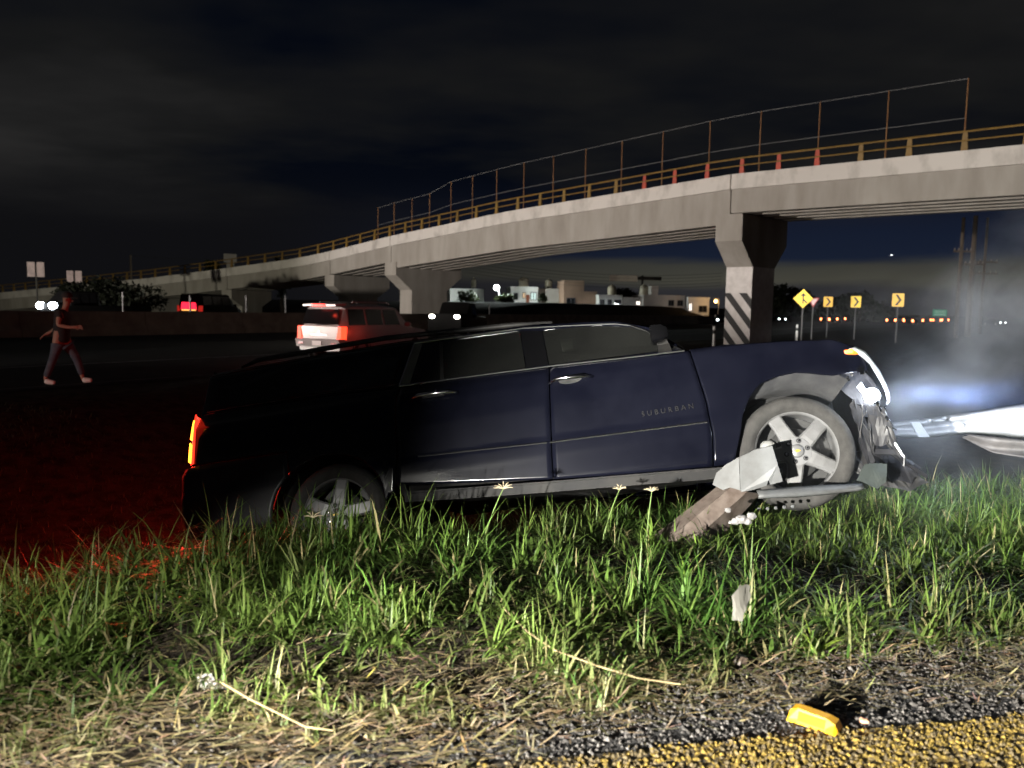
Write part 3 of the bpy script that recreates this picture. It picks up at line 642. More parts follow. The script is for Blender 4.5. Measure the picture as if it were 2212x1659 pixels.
dkp = mat('dark_car_paint', (0.0035, 0.0033, 0.0033), 0.6, coat=.0, spec=.08)
whl = glow('headlamp_white', (1.0, 0.93, 0.78), 30)
a = at(960, 690, 40)
pk_head = heading + math.pi + 0.25
fr = Vector((math.cos(pk_head), math.sin(pk_head), 0))
pc = Vector((a.x, 40, -0.11)) - fr * 4.9
pk = car('oncoming_pickup', 'dark pickup with two glaring headlamps coming the other way behind the silver car', 'pickup', tuple(pc), pk_head, dkp, 4.9, 1.95,
    [(0.0, 1.12, None), (.1, 1.15, None), (1.9, 1.15, None), (2.0, 1.15, 1.2), (2.1, 1.15, 1.9), (3.0, 1.15, 1.92), (3.6, 1.15, 1.25), (3.75, 1.18, None), (4.8, 1.25, None), (4.9, 1.30, None)], None, whl)
for sy in (-1, 1):
    hp = pc + fr * 5.05 + Vector((-fr.y, fr.x, 0)) * sy * .66 + Vector((0, 0, 1.18)); spot('pickup_headlamp_beam', hp, hp + fr * 10 + Vector((-3.5, 3.0, -.2)), 500, 50, .8, .08, (1.0, .90, .75))
a = at(95, 662, 44); pc = Vector((a.x, 44, a.z - 1.10))
mz = H(a.x, 44)
tr = car('oncoming_truck', 'dark truck beyond the wall at far left with a blinding white headlamp', 'truck', (a.x + 3.4, 44 + 4.5, mz), rad(235), dkp, 5.6, 2.1,
    [(0.0, 1.4, None), (.1, 1.4, None), (3.0, 1.4, 1.45), (3.2, 1.4, 2.2), (4.6, 1.4, 2.2), (5.2, 1.4, 1.6), (5.45, 1.45, None), (5.6, 1.50, None)], None, glow('headlamp_cold', (.85, .93, 1.0), 40), hsz=2.1)
tr.location.x += 0; 
a = at(408, 662, 52)
tb = car('dark_van', 'dark van beyond the wall with a wide red tail lamp', 'van', (a.x, 52, a.z - 1.16), rad(75), dkp, 4.6, 1.9,
    [(0.0, 1.2, None), (.05, 1.2, 1.25), (.15, 1.2, 2.0), (3.2, 1.2, 2.0), (3.9, 1.2, 1.3), (4.0, 1.15, None), (4.6, .9, None)], glow('van_tail_dim', (.8, .03, .02), .5))
mb = MB(); mb.hexa([(-.06, -.62, .96), (-.04, -.62, .96), (-.04, .58, .98), (-.06, .58, .98), (-.06, -.55, 1.42), (-.04, -.55, 1.42), (-.04, .50, 1.44), (-.06, .50, 1.44)]); mb.build('light_panel', glow('van_red_panel', (1.0, .02, .05), 2.2), tb)
mb = MB(); mb.box((-.07, -.55, .90), (-.045, .5, .955)); mb.build('amber_strip', glow('van_amber', (1.0, .45, .10), 3), tb)
mb = MB(); mb.box((-.07, -.18, .62), (-.045, .0, .80)); mb.build('turn_signal', glow('van_turn', (1.0, .50, .10), 1.2), tb)
# distant traffic on the curve: copies of one small saloon
far0 = None
spots = [(1782, 690, 150, 'a'), (1800, 691, 165, 'a'), (1818, 688, 190, 'a'), (1925, 689, 160, 'a'), (1944, 690, 185, 'a'), (1962, 690, 150, 'a'), (1985, 690, 170, 'a'), (2003, 691, 200, 'a'), (2024, 691, 190, 'a'), (2042, 692, 215, 'a')]
labs = ['far car with red tail lights below the gap left of the first chevron sign', 'far car with orange tail lights directly under the first chevron sign', 'far car with faint tail lights between the first and second chevron signs', 'far car with tail lights just left of the last chevron sign post',
        'far car with tail lights directly under the last chevron sign', 'far car with a bright orange tail light right of the last chevron sign', 'far car second in the queue right of the last chevron sign', 'far car left below the green direction sign', 'far car directly below the green direction sign', 'far car right below the green direction sign, last in the queue']
for i, (u, v, Y, _) in enumerate(spots):
    a = at(u, v, Y); loc = (a.x, a.y, H(a.x, a.y))
    if far0 is None:
        far0 = car('distant_car', labs[0], 'car', loc, rad(60), dkp, 4.3, 1.75, [(0.0, .9, None), (.6, .95, None), (.75, .95, 1.0), (1.3, .95, 1.42), (2.4, .95, 1.42), (3.1, .92, 1.0), (3.2, .9, None), (4.3, .68, None)], glow('far_tail', (1.0, .20, .06), 20), group='cars with tail lights on the far curve')
        c = far0
    else:
        c = copy_tree(far0); c.location = loc
    c.rotation_euler = (0, 0, rad(50 + 5 * (i % 5))); c['label'] = labs[i]
for i, (u, v, Y, lab) in enumerate(((1560, 685, 110, 'far oncoming car with two white headlamps touching the striped column'), (1690, 688, 150, 'far oncoming car with white lamps right of the striped column'), (1945, 677, 260, 'far pale light of an oncoming car above the tail lights'), (2168, 679, 160, 'far oncoming car with one pale lamp at the right picture edge'))):
    a = at(u, v, Y); g0 = H(a.x, a.y)
    if i == 0:
        w0 = car('distant_oncoming_car', lab, 'car', (a.x, a.y, g0), 0, dkp, 4.3, 1.75, [(0.0, .9, None), (.6, .95, None), (.75, .95, 1.0), (1.3, .95, 1.42), (2.4, .95, 1.42), (3.1, .92, 1.0), (3.2, .9, None), (4.3, .78, None)], None, glow('far_head', (.9, .98, 1.0), 14), group='distant oncoming cars'); c = w0
    else: c = copy_tree(w0); c['label'] = lab; c.location = (a.x, a.y, g0)
    c.rotation_euler = (0, 0, rad(-100 + 8 * i))
    fz = math.radians(-100 + 8 * i); c.location.x -= 4.3 * math.cos(fz); c.location.y -= 4.3 * math.sin(fz)
# bright point in the sky
a = at(1926, 551, 900); mb = MB(); ell(mb, (0, 0, 0), (1.3, .7, .5), 10, 6)
mb.hexa([(-.3, -3, -.1), (.5, -3, -.1), (.5, 3, -.1), (-.3, 3, -.1), (-.2, -3, .1), (.4, -3, .1), (.4, 3, .1), (-.2, 3, .1)])
o = mb.build('aircraft', glow('aircraft_light', (.95, .95, 1), 3)); o.location = a; tag(o, 'tiny bright aircraft light in the blue gap under the bridge', 'aircraft')

# ------------------------------------------------------------------ the crashed vehicle
def rotm(yaw, pitch, roll):
    cy, sy, cp, sp_, cr_, sr = math.cos(yaw), math.sin(yaw), math.cos(pitch), math.sin(pitch), math.cos(roll), math.sin(roll)
    return Matrix(((cy, -sy, 0), (sy, cy, 0), (0, 0, 1))) @ Matrix(((cp, 0, -sp_), (0, 1, 0), (sp_, 0, cp))) @ Matrix(((1, 0, 0), (0, cr_, sr), (0, -sr, cr_)))
SM = rotm(-0.13726992, 0.18674454, 0.3140484).to_4x4(); SM.translation = Vector((1.96486169, 5.03593534, 0.23966128))
suv = empty('sport_utility_vehicle', label='large dark blue sport utility vehicle with a smashed nose, tilted on the grass bank', cat='car'); suv.matrix_world = SM
VW = 2.0
ZT = [.30, .36, .42, .57, .60, .66, .70, .715, .95, 1.12, 1.20, 1.24, 1.30, 1.66, 1.72, 1.76]
YT = [.050, .030, .010, .003, .001, .0, .0, .012, .008, .018, .045, .075, .11, .25, .32, .45]
def yb(x, z):
    y = float(np.interp(z, ZT, YT))
    if x < -4.22: y += 0.07 * ((-4.22 - x) / .30) ** 2
    if x > .22: y += 0.10 * ((x - .22) / .40) ** 2
    return y
BELT = [(-4.45, 1.322), (-4.19, 1.316), (-3.38, 1.313), (-2.74, 1.288), (-2.24, 1.278), (-1.54, 1.248), (-.87, 1.205), (-.58, 1.196)]
HOOD = [(-.62, 1.200), (-.36, 1.195), (.07, 1.148), (.37, 1.10), (.50, 1.06), (.56, 1.0)]
ROOFE = [(-4.40, 1.70), (-3.3, 1.715), (-2.74, 1.705), (-2.24, 1.66), (-1.76, 1.642), (-1.34, 1.592), (-1.06, 1.545), (-.84, 1.45), (-.72, 1.33), (-.60, 1.20)]
FARCH = [(-.60, .36), (-.42, .365), (-.405, .40), (-.332, .668), (-.26, .79), (-.17, .872), (-.05, .905), (.083, .913), (.20, .885), (.313, .857), (.435, .862), (.532, .871), (.57, .885)]
SILL = [(-2.80, .545), (-2.306, .49), (-1.645, .427), (-1.005, .380), (-.53, .362)]
def ip(T): return lambda x: float(np.interp(x, [a for a, _ in T], [b for _, b in T]))
belt, hood, roofe, farch, sill = map(ip, (BELT, HOOD, ROOFE, FARCH, SILL))
paint = mat('dark_blue_car_paint', (0.0022, 0.0025, 0.0056), 0.15, 0.0, c2=(0.0056, 0.0061, 0.0110), scale=1.6, detail=8, lo=0.34, hi=0.72, coat=0.0, spec=0.45)
plast = mat('black_plastic', (0.020, 0.020, 0.022), 0.55, c2=(0.05, 0.048, 0.046), scale=6)
tint = bpy.data.materials.new('tinted_window_glass'); tint.use_nodes = True
n = tint.node_tree.nodes; l = tint.node_tree.links; n.remove(n['Principled BSDF'])
g1 = n.new('ShaderNodeBsdfTransparent'); g1.inputs[0].default_value = (.42, .44, .42, 1); g2 = n.new('ShaderNodeBsdfGlossy'); g2.inputs['Roughness'].default_value = .03; g3 = n.new('ShaderNodeBsdfDiffuse')
tt = n.new('ShaderNodeTexCoord'); nn_ = n.new('ShaderNodeTexNoise'); nn_.inputs['Scale'].default_value = 1.4; nn_.inputs['Detail'].default_value = 6; l.new(tt.outputs['Object'], nn_.inputs['Vector'])
rr0 = n.new('ShaderNodeValToRGB'); rr0.color_ramp.elements[0].position = .3; rr0.color_ramp.elements[1].position = .75; rr0.color_ramp.elements[0].color = (.05, .052, .05, 1); rr0.color_ramp.elements[1].color = (.11, .112, .105, 1); l.new(nn_.outputs['Fac'], rr0.inputs[0]); l.new(rr0.outputs[0], g3.inputs[0])
m1 = n.new('ShaderNodeMixShader'); m1.inputs[0].default_value = .115; l.new(g1.outputs[0], m1.inputs[1]); l.new(g3.outputs[0], m1.inputs[2])
fr_ = n.new('ShaderNodeFresnel'); fr_.inputs[0].default_value = 1.5; m2_ = n.new('ShaderNodeMixShader'); l.new(fr_.outputs[0], m2_.inputs[0]); l.new(m1.outputs[0], m2_.inputs[1]); l.new(g2.outputs[0], m2_.inputs[2]); l.new(m2_.outputs[0], n['Material Output'].inputs[0])
satin = mat('satin_chrome', (0.62, 0.62, 0.64), 0.25, 1.0)
liner_m = mat('dusty_liner', (0.016, 0.016, 0.018), 0.9, c2=(0.032, 0.032, 0.033), scale=7, bump=.3, bscale=20)
def panel(name, xa, xb, zlo, zhi, nx, nz, material, off=0.0):
    out = []
    for far in (0, 1):
        P = []
        for i in range(nx + 1):
            s = i / nx; row = []
            xm = xa(.9) * (1 - s) + xb(.9) * s
            a, c = zlo(xm), zhi(xm)
            for j in range(nz + 1):
                z = a + (c - a) * j / nz; x = xa(z) * (1 - s) + xb(z) * s
                y = yb(x, z) - off; row.append((x, VW - y if far else y, z))
            P.append(row if not far else row[::-1])
        mb = MB(); mb.grid(P); o = mb.build(name, material, suv, True, angle=38); out.append(o)
        sm = o.modifiers.new('t', 'SOLIDIFY'); sm.thickness = .012; sm.offset = 1
    return out
K = lambda v: (lambda z: v)
ff = panel('front_fender', lambda z: np.interp(z, [.36, .57, .8, 1.2], [-.562, -.532, -.533, -.582]), K(.565), farch, hood, 70, 22, paint)
for o_ in ff:
    sg = 1 if o_ == ff[0] else -1
    for v in o_.data.vertices:
        k_ = float(sst(v.co.x, .10, .50)); v.co.y += sg * k_ * (.05 * (float(vnoise(v.co.x, v.co.z, 7, 61)) - .4)); v.co.z += k_ * .02 * (float(vnoise(v.co.x, v.co.z, 11, 62)) - .5)
fd = panel('front_door', lambda z: np.interp(z, [.4, .54, 1.246], [-1.652, -1.643, -1.578]), lambda z: np.interp(z, [.36, .57, .8, 1.2], [-.570, -.540, -.541, -.590]), sill, lambda x: belt(x) - .004, 30, 40, paint)
rd = panel('rear_door', lambda z: np.interp(z, [.5, .70, 1.28], [-2.800, -2.772, -2.742]), lambda z: np.interp(z, [.4, .54, 1.246], [-1.660, -1.651, -1.586]), sill, lambda x: belt(x) - .004, 30, 40, paint)
def qlo(x):
    d = x + 3.3; zz = .90 if x < -3.62 else .47
    if abs(d) < .46: return max(.40 + math.sqrt(.46 ** 2 - d * d) * .93, zz if x < -3.62 else 0)
    return zz
panel('quarter_panel', lambda z: np.interp(z, [.9, 1.3], [-4.425, -4.39]), lambda z: np.interp(z, [.5, .70, 1.28], [-2.808, -2.780, -2.750]), qlo, belt, 70, 26, paint)
panel('rear_bumper', lambda z: np.interp(z, [.36, .6, .84, .9], [-4.46, -4.53, -4.52, -4.47]), lambda z: min(-3.62, -3.3 - math.sqrt(max(.46 ** 2 - (max(z - .40, 0) / .93) ** 2, 0))), K(.36), lambda x: .893, 24, 12, mat('bumper_paint', (.008, .008, .012), .4, c2=(.02, .02, .024), scale=5), .012)
WQ = [(-4.27, 1.352), (-3.40, 1.345), (-2.80, 1.318), (-2.70, 1.655), (-3.25, 1.675), (-4.25, 1.655)]
WR = [(-2.643, 1.292), (-1.762, 1.272), (-1.79, 1.598), (-2.556, 1.625)]
WF = [(-1.585, 1.264), (-.68, 1.222), (-.727, 1.295), (-.844, 1.402), (-.965, 1.472), (-1.169, 1.522), (-1.35, 1.548), (-1.615, 1.568)]
def inside(pt, poly):
    c = False
    for i in range(len(poly)):
        (x1, z1), (x2, z2) = poly[i], poly[i - 1]
        if (z1 > pt[1]) != (z2 > pt[1]) and pt[0] < (x2 - x1) * (pt[1] - z1) / (z2 - z1) + x1: c = not c
    return c
cs_ = panel('cabin_side', K(-4.39), K(-.66), belt, roofe, 230, 36, paint)
import bmesh
for o_ in cs_:
    bm = bmesh.new(); bm.from_mesh(o_.data)
    kill = [f for f in bm.faces if any(inside((f.calc_center_median().x, f.calc_center_median().z), w_) for w_ in (WQ, WR, WF))]
    bmesh.ops.delete(bm, geom=kill, context='FACES'); bm.to_mesh(o_.data); bm.free()
# roof, windscreen, bonnet, tailgate
def crown(name, xs_, edge_z, rise, material, y_in=None, thick=0):
    P = []
    for x in xs_:
        z = edge_z(x); y0 = yb(min(x, .1), z) if y_in is None else y_in(x); row = []
        for k in range(17):
            q = k / 16; y = y0 + (VW - 2 * y0) * q; row.append((x, y, z + rise(x) * (1 - abs(2 * q - 1) ** 2.4)))
        P.append(row)
    mb = MB(); mb.grid(P); return mb.build(name, material, suv, True)
crown('roof', np.linspace(-4.40, -1.04, 24), roofe, lambda x: .07, paint)
crown('windscreen', np.linspace(-1.04, -.62, 8), roofe, lambda x: .06, tint)
crown('bonnet', np.linspace(-.61, .56, 16), hood, lambda x: .055, paint, lambda x: .065 + (.10 * ((x - .22) / .4) ** 2 if x > .22 else 0))
P = [[(xz[0] - .05 * (1 - (2 * q - 1) ** 2), .33 + (VW - .66) * q, xz[1]) for q in np.linspace(0, 1, 9)] for xz in ((-4.47, .90), (-4.43, 1.30), (-4.40, 1.55), (-4.38, 1.73))]
mb = MB(); mb.grid(P); mb.build('tailgate', paint, suv, True)
P = [[(xz[0] - .055 * (1 - (2 * q - 1) ** 2) - .01, .42 + (VW - .84) * q, xz[1]) for q in np.linspace(0, 1, 9)] for xz in ((-4.43, 1.34), (-4.40, 1.55), (-4.385, 1.66))]
mb = MB(); mb.grid(P); mb.build('rear_window', tint, suv, True)
P = [[(xz[0], .20 + (VW - .4) * q, xz[1]) for q in np.linspace(0, 1, 9)] for xz in ((-4.50, .36), (-4.56, .62), (-4.54, .84), (-4.47, .89))]
mb = MB(); mb.grid(P); mb.build('rear_bumper', plast, suv, True)
# inner dark structure so nothing shows through the gaps
mb = MB()
mb.box((-4.36, .40, .50), (.36, 1.60, 1.05)); mb.box((-2.74, .14, .42), (-.60, 1.86, 1.17)); mb.box((-4.3, .30, .93), (-2.745, 1.7, 1.12)); mb.box((-.59, .30, .95), (.30, 1.70, 1.06))
mb.build('chassis', mat('chassis_black', (.008, .008, .008), .9), suv)
seat_m = mat('grey_seat_leather', (.16, .155, .145), .6, c2=(.20, .195, .18), scale=6)
for x_s in (-1.45, -2.45, -3.45):
    for y_s in (.56, 1.44):
        mb = MB(); mb.rings([[(x_s + dx + .10 * (z - .9), y_s + dy * w_, z) for dx, dy in ((-.06, -.24), (.05, -.24), (.07, -.18), (.07, .18), (.05, .24), (-.06, .24))] for z, w_ in ((.95, 1.0), (1.25, 1.0), (1.36, .82), (1.385, .7))]); st_ = mb.build('seat', seat_m, suv, True, angle=40)
        mb = MB(); mb.rings([[(x_s - .01 + dx, y_s + dy * w_, z) for dx, dy in ((-.05, -.13), (.04, -.13), (.055, -.09), (.055, .09), (.04, .13), (-.05, .13))] for z, w_ in ((1.40, .85), (1.43, 1.0), (1.52, 1.0), (1.55, .8))]); mb.build('headrest', seat_m, st_, True, angle=40)
mb = MB(); mb.tube([(-.98, 1.42 + .17 * math.cos(t), 1.16 + .17 * math.sin(t)) for t in np.linspace(0, 2 * math.pi, 25)], .014, 6); mb.build('steering_wheel', plast, suv, True)
mb = MB(); mb.box((-.90, .25, 1.0), (-.62, 1.75, 1.165)); mb.build('dashboard', plast, suv)
# windows
def surf_poly(name, pts, material, off=.008, par=None, th=.006, dens=3):
    q = []
    for i in range(len(pts)):
        a, c = pts[i], pts[(i + 1) % len(pts)]
        for k in range(dens): q.append((a[0] + (c[0] - a[0]) * k / dens, a[1] + (c[1] - a[1]) * k / dens))
    obs = []
    for far in (0, 1):
        mb = MB(); P = [(x, (VW - yb(x, z) + off) if far else (yb(x, z) - off), z) for x, z in q]
        mb.prism(P if far else P, (0, -.004 if far else .004, 0)); obs.append(mb.build(name, material, par or suv))
    return obs
surf_poly('quarter_window', WQ, tint)
rw = surf_poly('rear_door_window', [(-2.643, 1.292), (-1.762, 1.272), (-1.79, 1.598), (-2.556, 1.625)], tint)
fw = surf_poly('front_door_window', [(-1.585, 1.264), (-.68, 1.222), (-.727, 1.295), (-.844, 1.402), (-.965, 1.472), (-1.169, 1.522), (-1.35, 1.548), (-1.615, 1.568)], tint)
surf_poly('pillar_trim', [(-2.735, 1.296), (-2.655, 1.290), (-2.565, 1.630), (-2.628, 1.648)], mat('pillar_grey', (.10, .10, .10), .5, c2=(.14, .14, .135), scale=3))
surf_poly('window_divider', [(-2.412, 1.284), (-2.384, 1.284), (-2.398, 1.618), (-2.424, 1.618)], black, .015)
surf_poly('door_pillar', [(-1.755, 1.272), (-1.592, 1.266), (-1.62, 1.566), (-1.785, 1.596)], mat('gloss_black', (.0035, .0035, .004), .15, spec=.4), .009)
def strip(name, pts, r, material, off=.006, par=None, n=5):
    for far in (0, 1):
        d = []
        for (a, c) in zip(pts[:-1], pts[1:]):
            for k in range(6): d.append((a[0] + (c[0] - a[0]) * k / 6, a[1] + (c[1] - a[1]) * k / 6))
        d.append(pts[-1])
        mb = MB(); mb.tube([(x, (VW - yb(x, z) + off) if far else yb(x, z) - off, z) for x, z in d], r, n); mb.build(name, material, par or suv)
strip('belt_trim', [(-2.738, 1.288), (-2.24, 1.277), (-1.54, 1.250), (-.88, 1.208), (-.62, 1.197)], .0075, satin)
strip('window_trim', [(-2.63, 1.652), (-1.763, 1.622), (-1.35, 1.566), (-1.169, 1.540), (-1.06, 1.520), (-.966, 1.488), (-.858, 1.42), (-.75, 1.31), (-.64, 1.205)], .007, satin)
strip('pillar_edge', [(-2.738, 1.292), (-2.63, 1.652)], .006, satin)
strip('quarter_trim', [(-4.33, 1.338), (-3.39, 1.333), (-2.76, 1.306)], .004, plast)
strip('roof_gutter', [(-4.37, 1.672), (-3.3, 1.69), (-2.74, 1.68), (-2.24, 1.645)], .006, plast)
strip('body_moulding', [(-2.612, .722), (-1.665, .684)], .007, satin, .003, rd[0]); strip('body_moulding', [(-1.645, .683), (-.555, .664)], .007, satin, .003, fd[0])
for far in (0, 1):
    y = .36; y = VW - y if far else y
    mb = MB(); mb.tube([(-4.15, y, 1.735), (-4.0, y, 1.775), (-2.9, y, 1.775), (-1.9, y, 1.705), (-1.55, y, 1.67)], [.012, .022, .022, .022, .012], 8); mb.build('roof_rail', plast, suv, True)
# door handles
for par, pts in ((rd, [(-2.635, 1.150), (-2.56, 1.168), (-2.36, 1.162), (-2.275, 1.148)]), (fd, [(-1.600, 1.104), (-1.53, 1.124), (-1.36, 1.118), (-1.285, 1.106)])):
    for far in (0, 1):
        mb = MB(); mb.tube([(x, (VW - yb(x, z) + o) if far else yb(x, z) - o, z) for (x, z), o in zip(pts, (.01, .045, .045, .01))], [.010, .016, .016, .010], 8)
        mb.build('handle', chrome, par[far], True)
        cx, cz = (pts[1][0] + pts[2][0]) / 2, pts[1][1] - .012
        mb = MB(); R = [[(cx + .085 * k * math.cos(t), (VW - yb(cx, cz) + .003) if far else yb(cx, cz) - .003, cz + .03 * k * math.sin(t)) for t in np.linspace(0, 2 * math.pi, 16, endpoint=False)] for k in (1.0, .1)]
        mb.rings(R, True, True); mb.build('handle_cup', plast, par[far])
# badge
fc = bpy.data.curves.new('badge', 'FONT'); fc.body = 'SUBURBAN'; fc.size = .050; fc.extrude = .003; fc.space_character = 1.62
_t = bpy.data.objects.new('badge_text', fc); COL.objects.link(_t); bpy.context.view_layer.update()
bme = bpy.data.meshes.new_from_object(_t.evaluated_get(bpy.context.evaluated_depsgraph_get())); bpy.data.objects.remove(_t); bme.materials.clear(); bme.materials.append(mat('badge_metal', (.040, .040, .042), .22, .6))
fo = bpy.data.objects.new('badge', bme); COL.objects.link(fo); fo.parent = fd[0]; fo.location = (-.985, yb(-.8, .79) - .005, .768); fo.rotation_euler = (rad(90), rad(-.8), 0)
# mirror, running board
for far in (0, 1):
    s = -1 if not far else 1; y = -.02 if not far else VW + .02
    mb = MB(); R = []
    for k, (dx, sc) in enumerate(((-.05, .80), (-.04, 1), (.03, .95), (.07, .55))):
        R.append([(-.79 + dx, y + s * .04 + .085 * sc * max(-1, min(1, 1.3 * math.cos(t))), 1.315 + .058 * sc * max(-1, min(1, 1.3 * math.sin(t)))) for t in np.linspace(0, 2 * math.pi, 16, endpoint=False)])
    mb.rings(R); mi = mb.build('mirror', MATS['gloss_black'], suv, True, angle=40)
    mb = MB(); mb.hexa([(-.80, yb(-.76, 1.23) if not far else VW - yb(-.76, 1.23), 1.215), (-.70, yb(-.76, 1.23) if not far else VW - yb(-.76, 1.23), 1.21), (-.72, y, 1.25), (-.80, y, 1.25), (-.80, (yb(-.76, 1.23) if not far else VW - yb(-.76, 1.23)) - s * .03, 1.27), (-.72, (yb(-.76, 1.23) if not far else VW - yb(-.76, 1.23)) - s * .03, 1.265), (-.74, y, 1.30), (-.81, y, 1.30)]); mb.build('mirror_arm', MATS['board_black'] if 'board_black' in MATS else mat('board_black', (.006, .006, .007), .6, c2=(.016, .015, .014), scale=5, spec=.2), mi)
    mb = MB(); Y0, Y1 = (-.05, .16) if not far else (VW - .16, VW + .05)
    R = [[(x, Y0 + .03, z - .055), (x, Y0, z - .02), (x, Y0 + .02, z + .012), (x, Y1, z + .02), (x, Y1, z - .055)] for x, z in ((-2.72, .455), (-2.3, .425), (-1.645, .385), (-1.0, .350), (-.44, .318))]
    if far: R = [[(x, VW - y_, z) for x, y_, z in r_] for r_ in R]
    mb.rings(R); rb_ = mb.build('running_board', mat('board_black', (.006, .006, .007), .6, c2=(.016, .015, .014), scale=5, spec=.2), suv)
    mb = MB(); mb.tube([(x, (-.045 if not far else VW + .045), z + .006) for x, z in ((-2.7, .452), (-2.3, .427), (-1.645, .387), (-1.0, .352), (-.46, .321))], .006, 5); mb.build('board_trim', satin, rb_)
# wheels
rim_m = mat('painted_alloy', (0.20, 0.20, 0.205), 0.45, 0.35, c2=(0.15, 0.15, 0.15), scale=9)
rim_d = mat('alloy_inside', (0.17, 0.17, 0.175), 0.5, 0.3)
disc_m = mat('brake_disc', (0.05, 0.05, 0.05), 0.5, .5)
cal_m = mat('brake_caliper', (0.20, 0.20, 0.195), 0.5)
gold = mat('gold_emblem', (0.75, 0.50, 0.08), 0.35, .6)
def big_wheel(cx, cz, far, spin):
    s = -1 if far else 1; Y0 = VW - .05 if far else .05
    w = bpy.data.objects.new('wheel', None); COL.objects.link(w); w.parent = suv; w.location = (cx, Y0, cz); w.rotation_euler = (0, 0, math.pi if far else 0); w.empty_display_size = .1
    mb = MB(); mb.lathe_y([(.272, .035), (.290, .015), (.315, .000), (.345, .004), (.368, .022), (.380, .05), (.384, .10), (.384, .20), (.378, .25), (.34, .285), (.28, .27)], 56); mb.build('tyre', tyre_m, w, True)
    mb = MB(); mb.lathe_y([(.268, .26), (.262, .10), (.256, .075), (.262, .048), (.276, .032), (.283, .030), (.283, .06), (.274, .27)], 56); mb.build('rim', rim_m, w, True)
    mb = MB(); mb.lathe_y([(.001, .14), (.17, .14), (.175, .15), (.175, .17)], 32); mb.lathe_y([(.001, .25), (.265, .25)], 32); mb.build('brake_disc', disc_m, w, True)
    mb = MB()
    for k, zz in ((0, .06), (1, -.02)): ell(mb, (-.165, .115, .03 + zz * 1.2 - .03), (.055, .03, .042), 10, 6)
    ell(mb, (-.15, .115, -.11), (.05, .03, .03), 10, 6); mb.build('brake_caliper', cal_m, w, True)
    for k in range(5):
        a = rad(spin + 72 * k); d = Vector((math.cos(a), 0, math.sin(a))); t_ = Vector((-d.z, 0, d.x)); R = []
        for r_, hw_, yf, dp in ((.070, .056, .030, .05), (.12, .052, .028, .05), (.19, .047, .034, .045), (.262, .049, .048, .035)):
            c = d * r_
            R.append([c - t_ * hw_ + Vector((0, yf + dp, 0)), c - t_ * hw_ + Vector((0, yf + .012, 0)), c - t_ * (hw_ - .012) + Vector((0, yf, 0)), c + t_ * (hw_ - .012) + Vector((0, yf, 0)), c + t_ * hw_ + Vector((0, yf + .012, 0)), c + t_ * hw_ + Vector((0, yf + dp, 0))])
        mb = MB(); mb.rings(R); mb.build('spoke', rim_m, w)
    mb = MB(); mb.lathe_y([(.102, .08), (.102, .036), (.094, .027), (.045, .024), (.001, .024)], 36); mb.build('hub', rim_d, w, True, angle=30)
    mb = MB(); mb.lathe_y([(.046, .026), (.044, .012), (.034, .006), (.001, .004)], 28); cap = mb.build('hub_cap', rim_m, w, True)
    mb = MB(); P = [(-.020, -.004), (-.008, -.004), (-.010, -.009), (.008, -.009), (.010, -.004), (.020, -.004), (.018, .004), (.008, .004), (.010, .009), (-.008, .009), (-.010, .004), (-.022, .004)]
    mb.prism([(a_, .0012, b_) for a_, b_ in P], (0, .003, 0)); mb.build('emblem', gold, cap)
    for k in range(6):
        a = rad(spin + 18 + 60 * k); c = (.071 * math.cos(a), 0, .071 * math.sin(a))
        mb = MB(); mb.lathe_y([(.017, .0225), (.0165, .0232)], 14, c); mb.mi = 1; mb.rings([[(c[0] + .0165 * math.cos(2 * math.pi * q / 14), .0225, c[2] + .0165 * math.sin(2 * math.pi * q / 14)) for q in range(14)], [(c[0] + .001 * math.cos(2 * math.pi * q / 14), .0225, c[2] + .001 * math.sin(2 * math.pi * q / 14)) for q in range(14)]], True, False)
        mb.mi = 0; mb.lathe_y([(.0105, .024), (.0100, .012), (.007, .007), (.001, .006)], 10, c); mb.build('lug_nut', [chrome, black], w, True, angle=35)
big_wheel(-.004, .393, 0, 112); big_wheel(-3.283, .391, 0, 80); big_wheel(-.004, .393, 1, 20); big_wheel(-3.283, .391, 1, 50)
# liners behind the arches
for cx, nm in ((-.0, 'wheel_liner'), (-3.29, 'wheel_liner')):
    for far in (0, 1):
        Q = (lambda y: VW - y) if far else (lambda y: y)
        R = []
        for k in range(25):
            a = rad(46 + 122 * k / 24); R.append([(cx + r_ * math.cos(a), Q(y), .39 + r_ * math.sin(a)) for r_, y in ((.60 if cx > -1 else .50, .075), (.52, .10), (.455, .14), (.45, .36), (.44, .70))])
        mb = MB(); mb.grid(R); mb.build(nm, liner_m if cx > -1 else plast, suv, True)
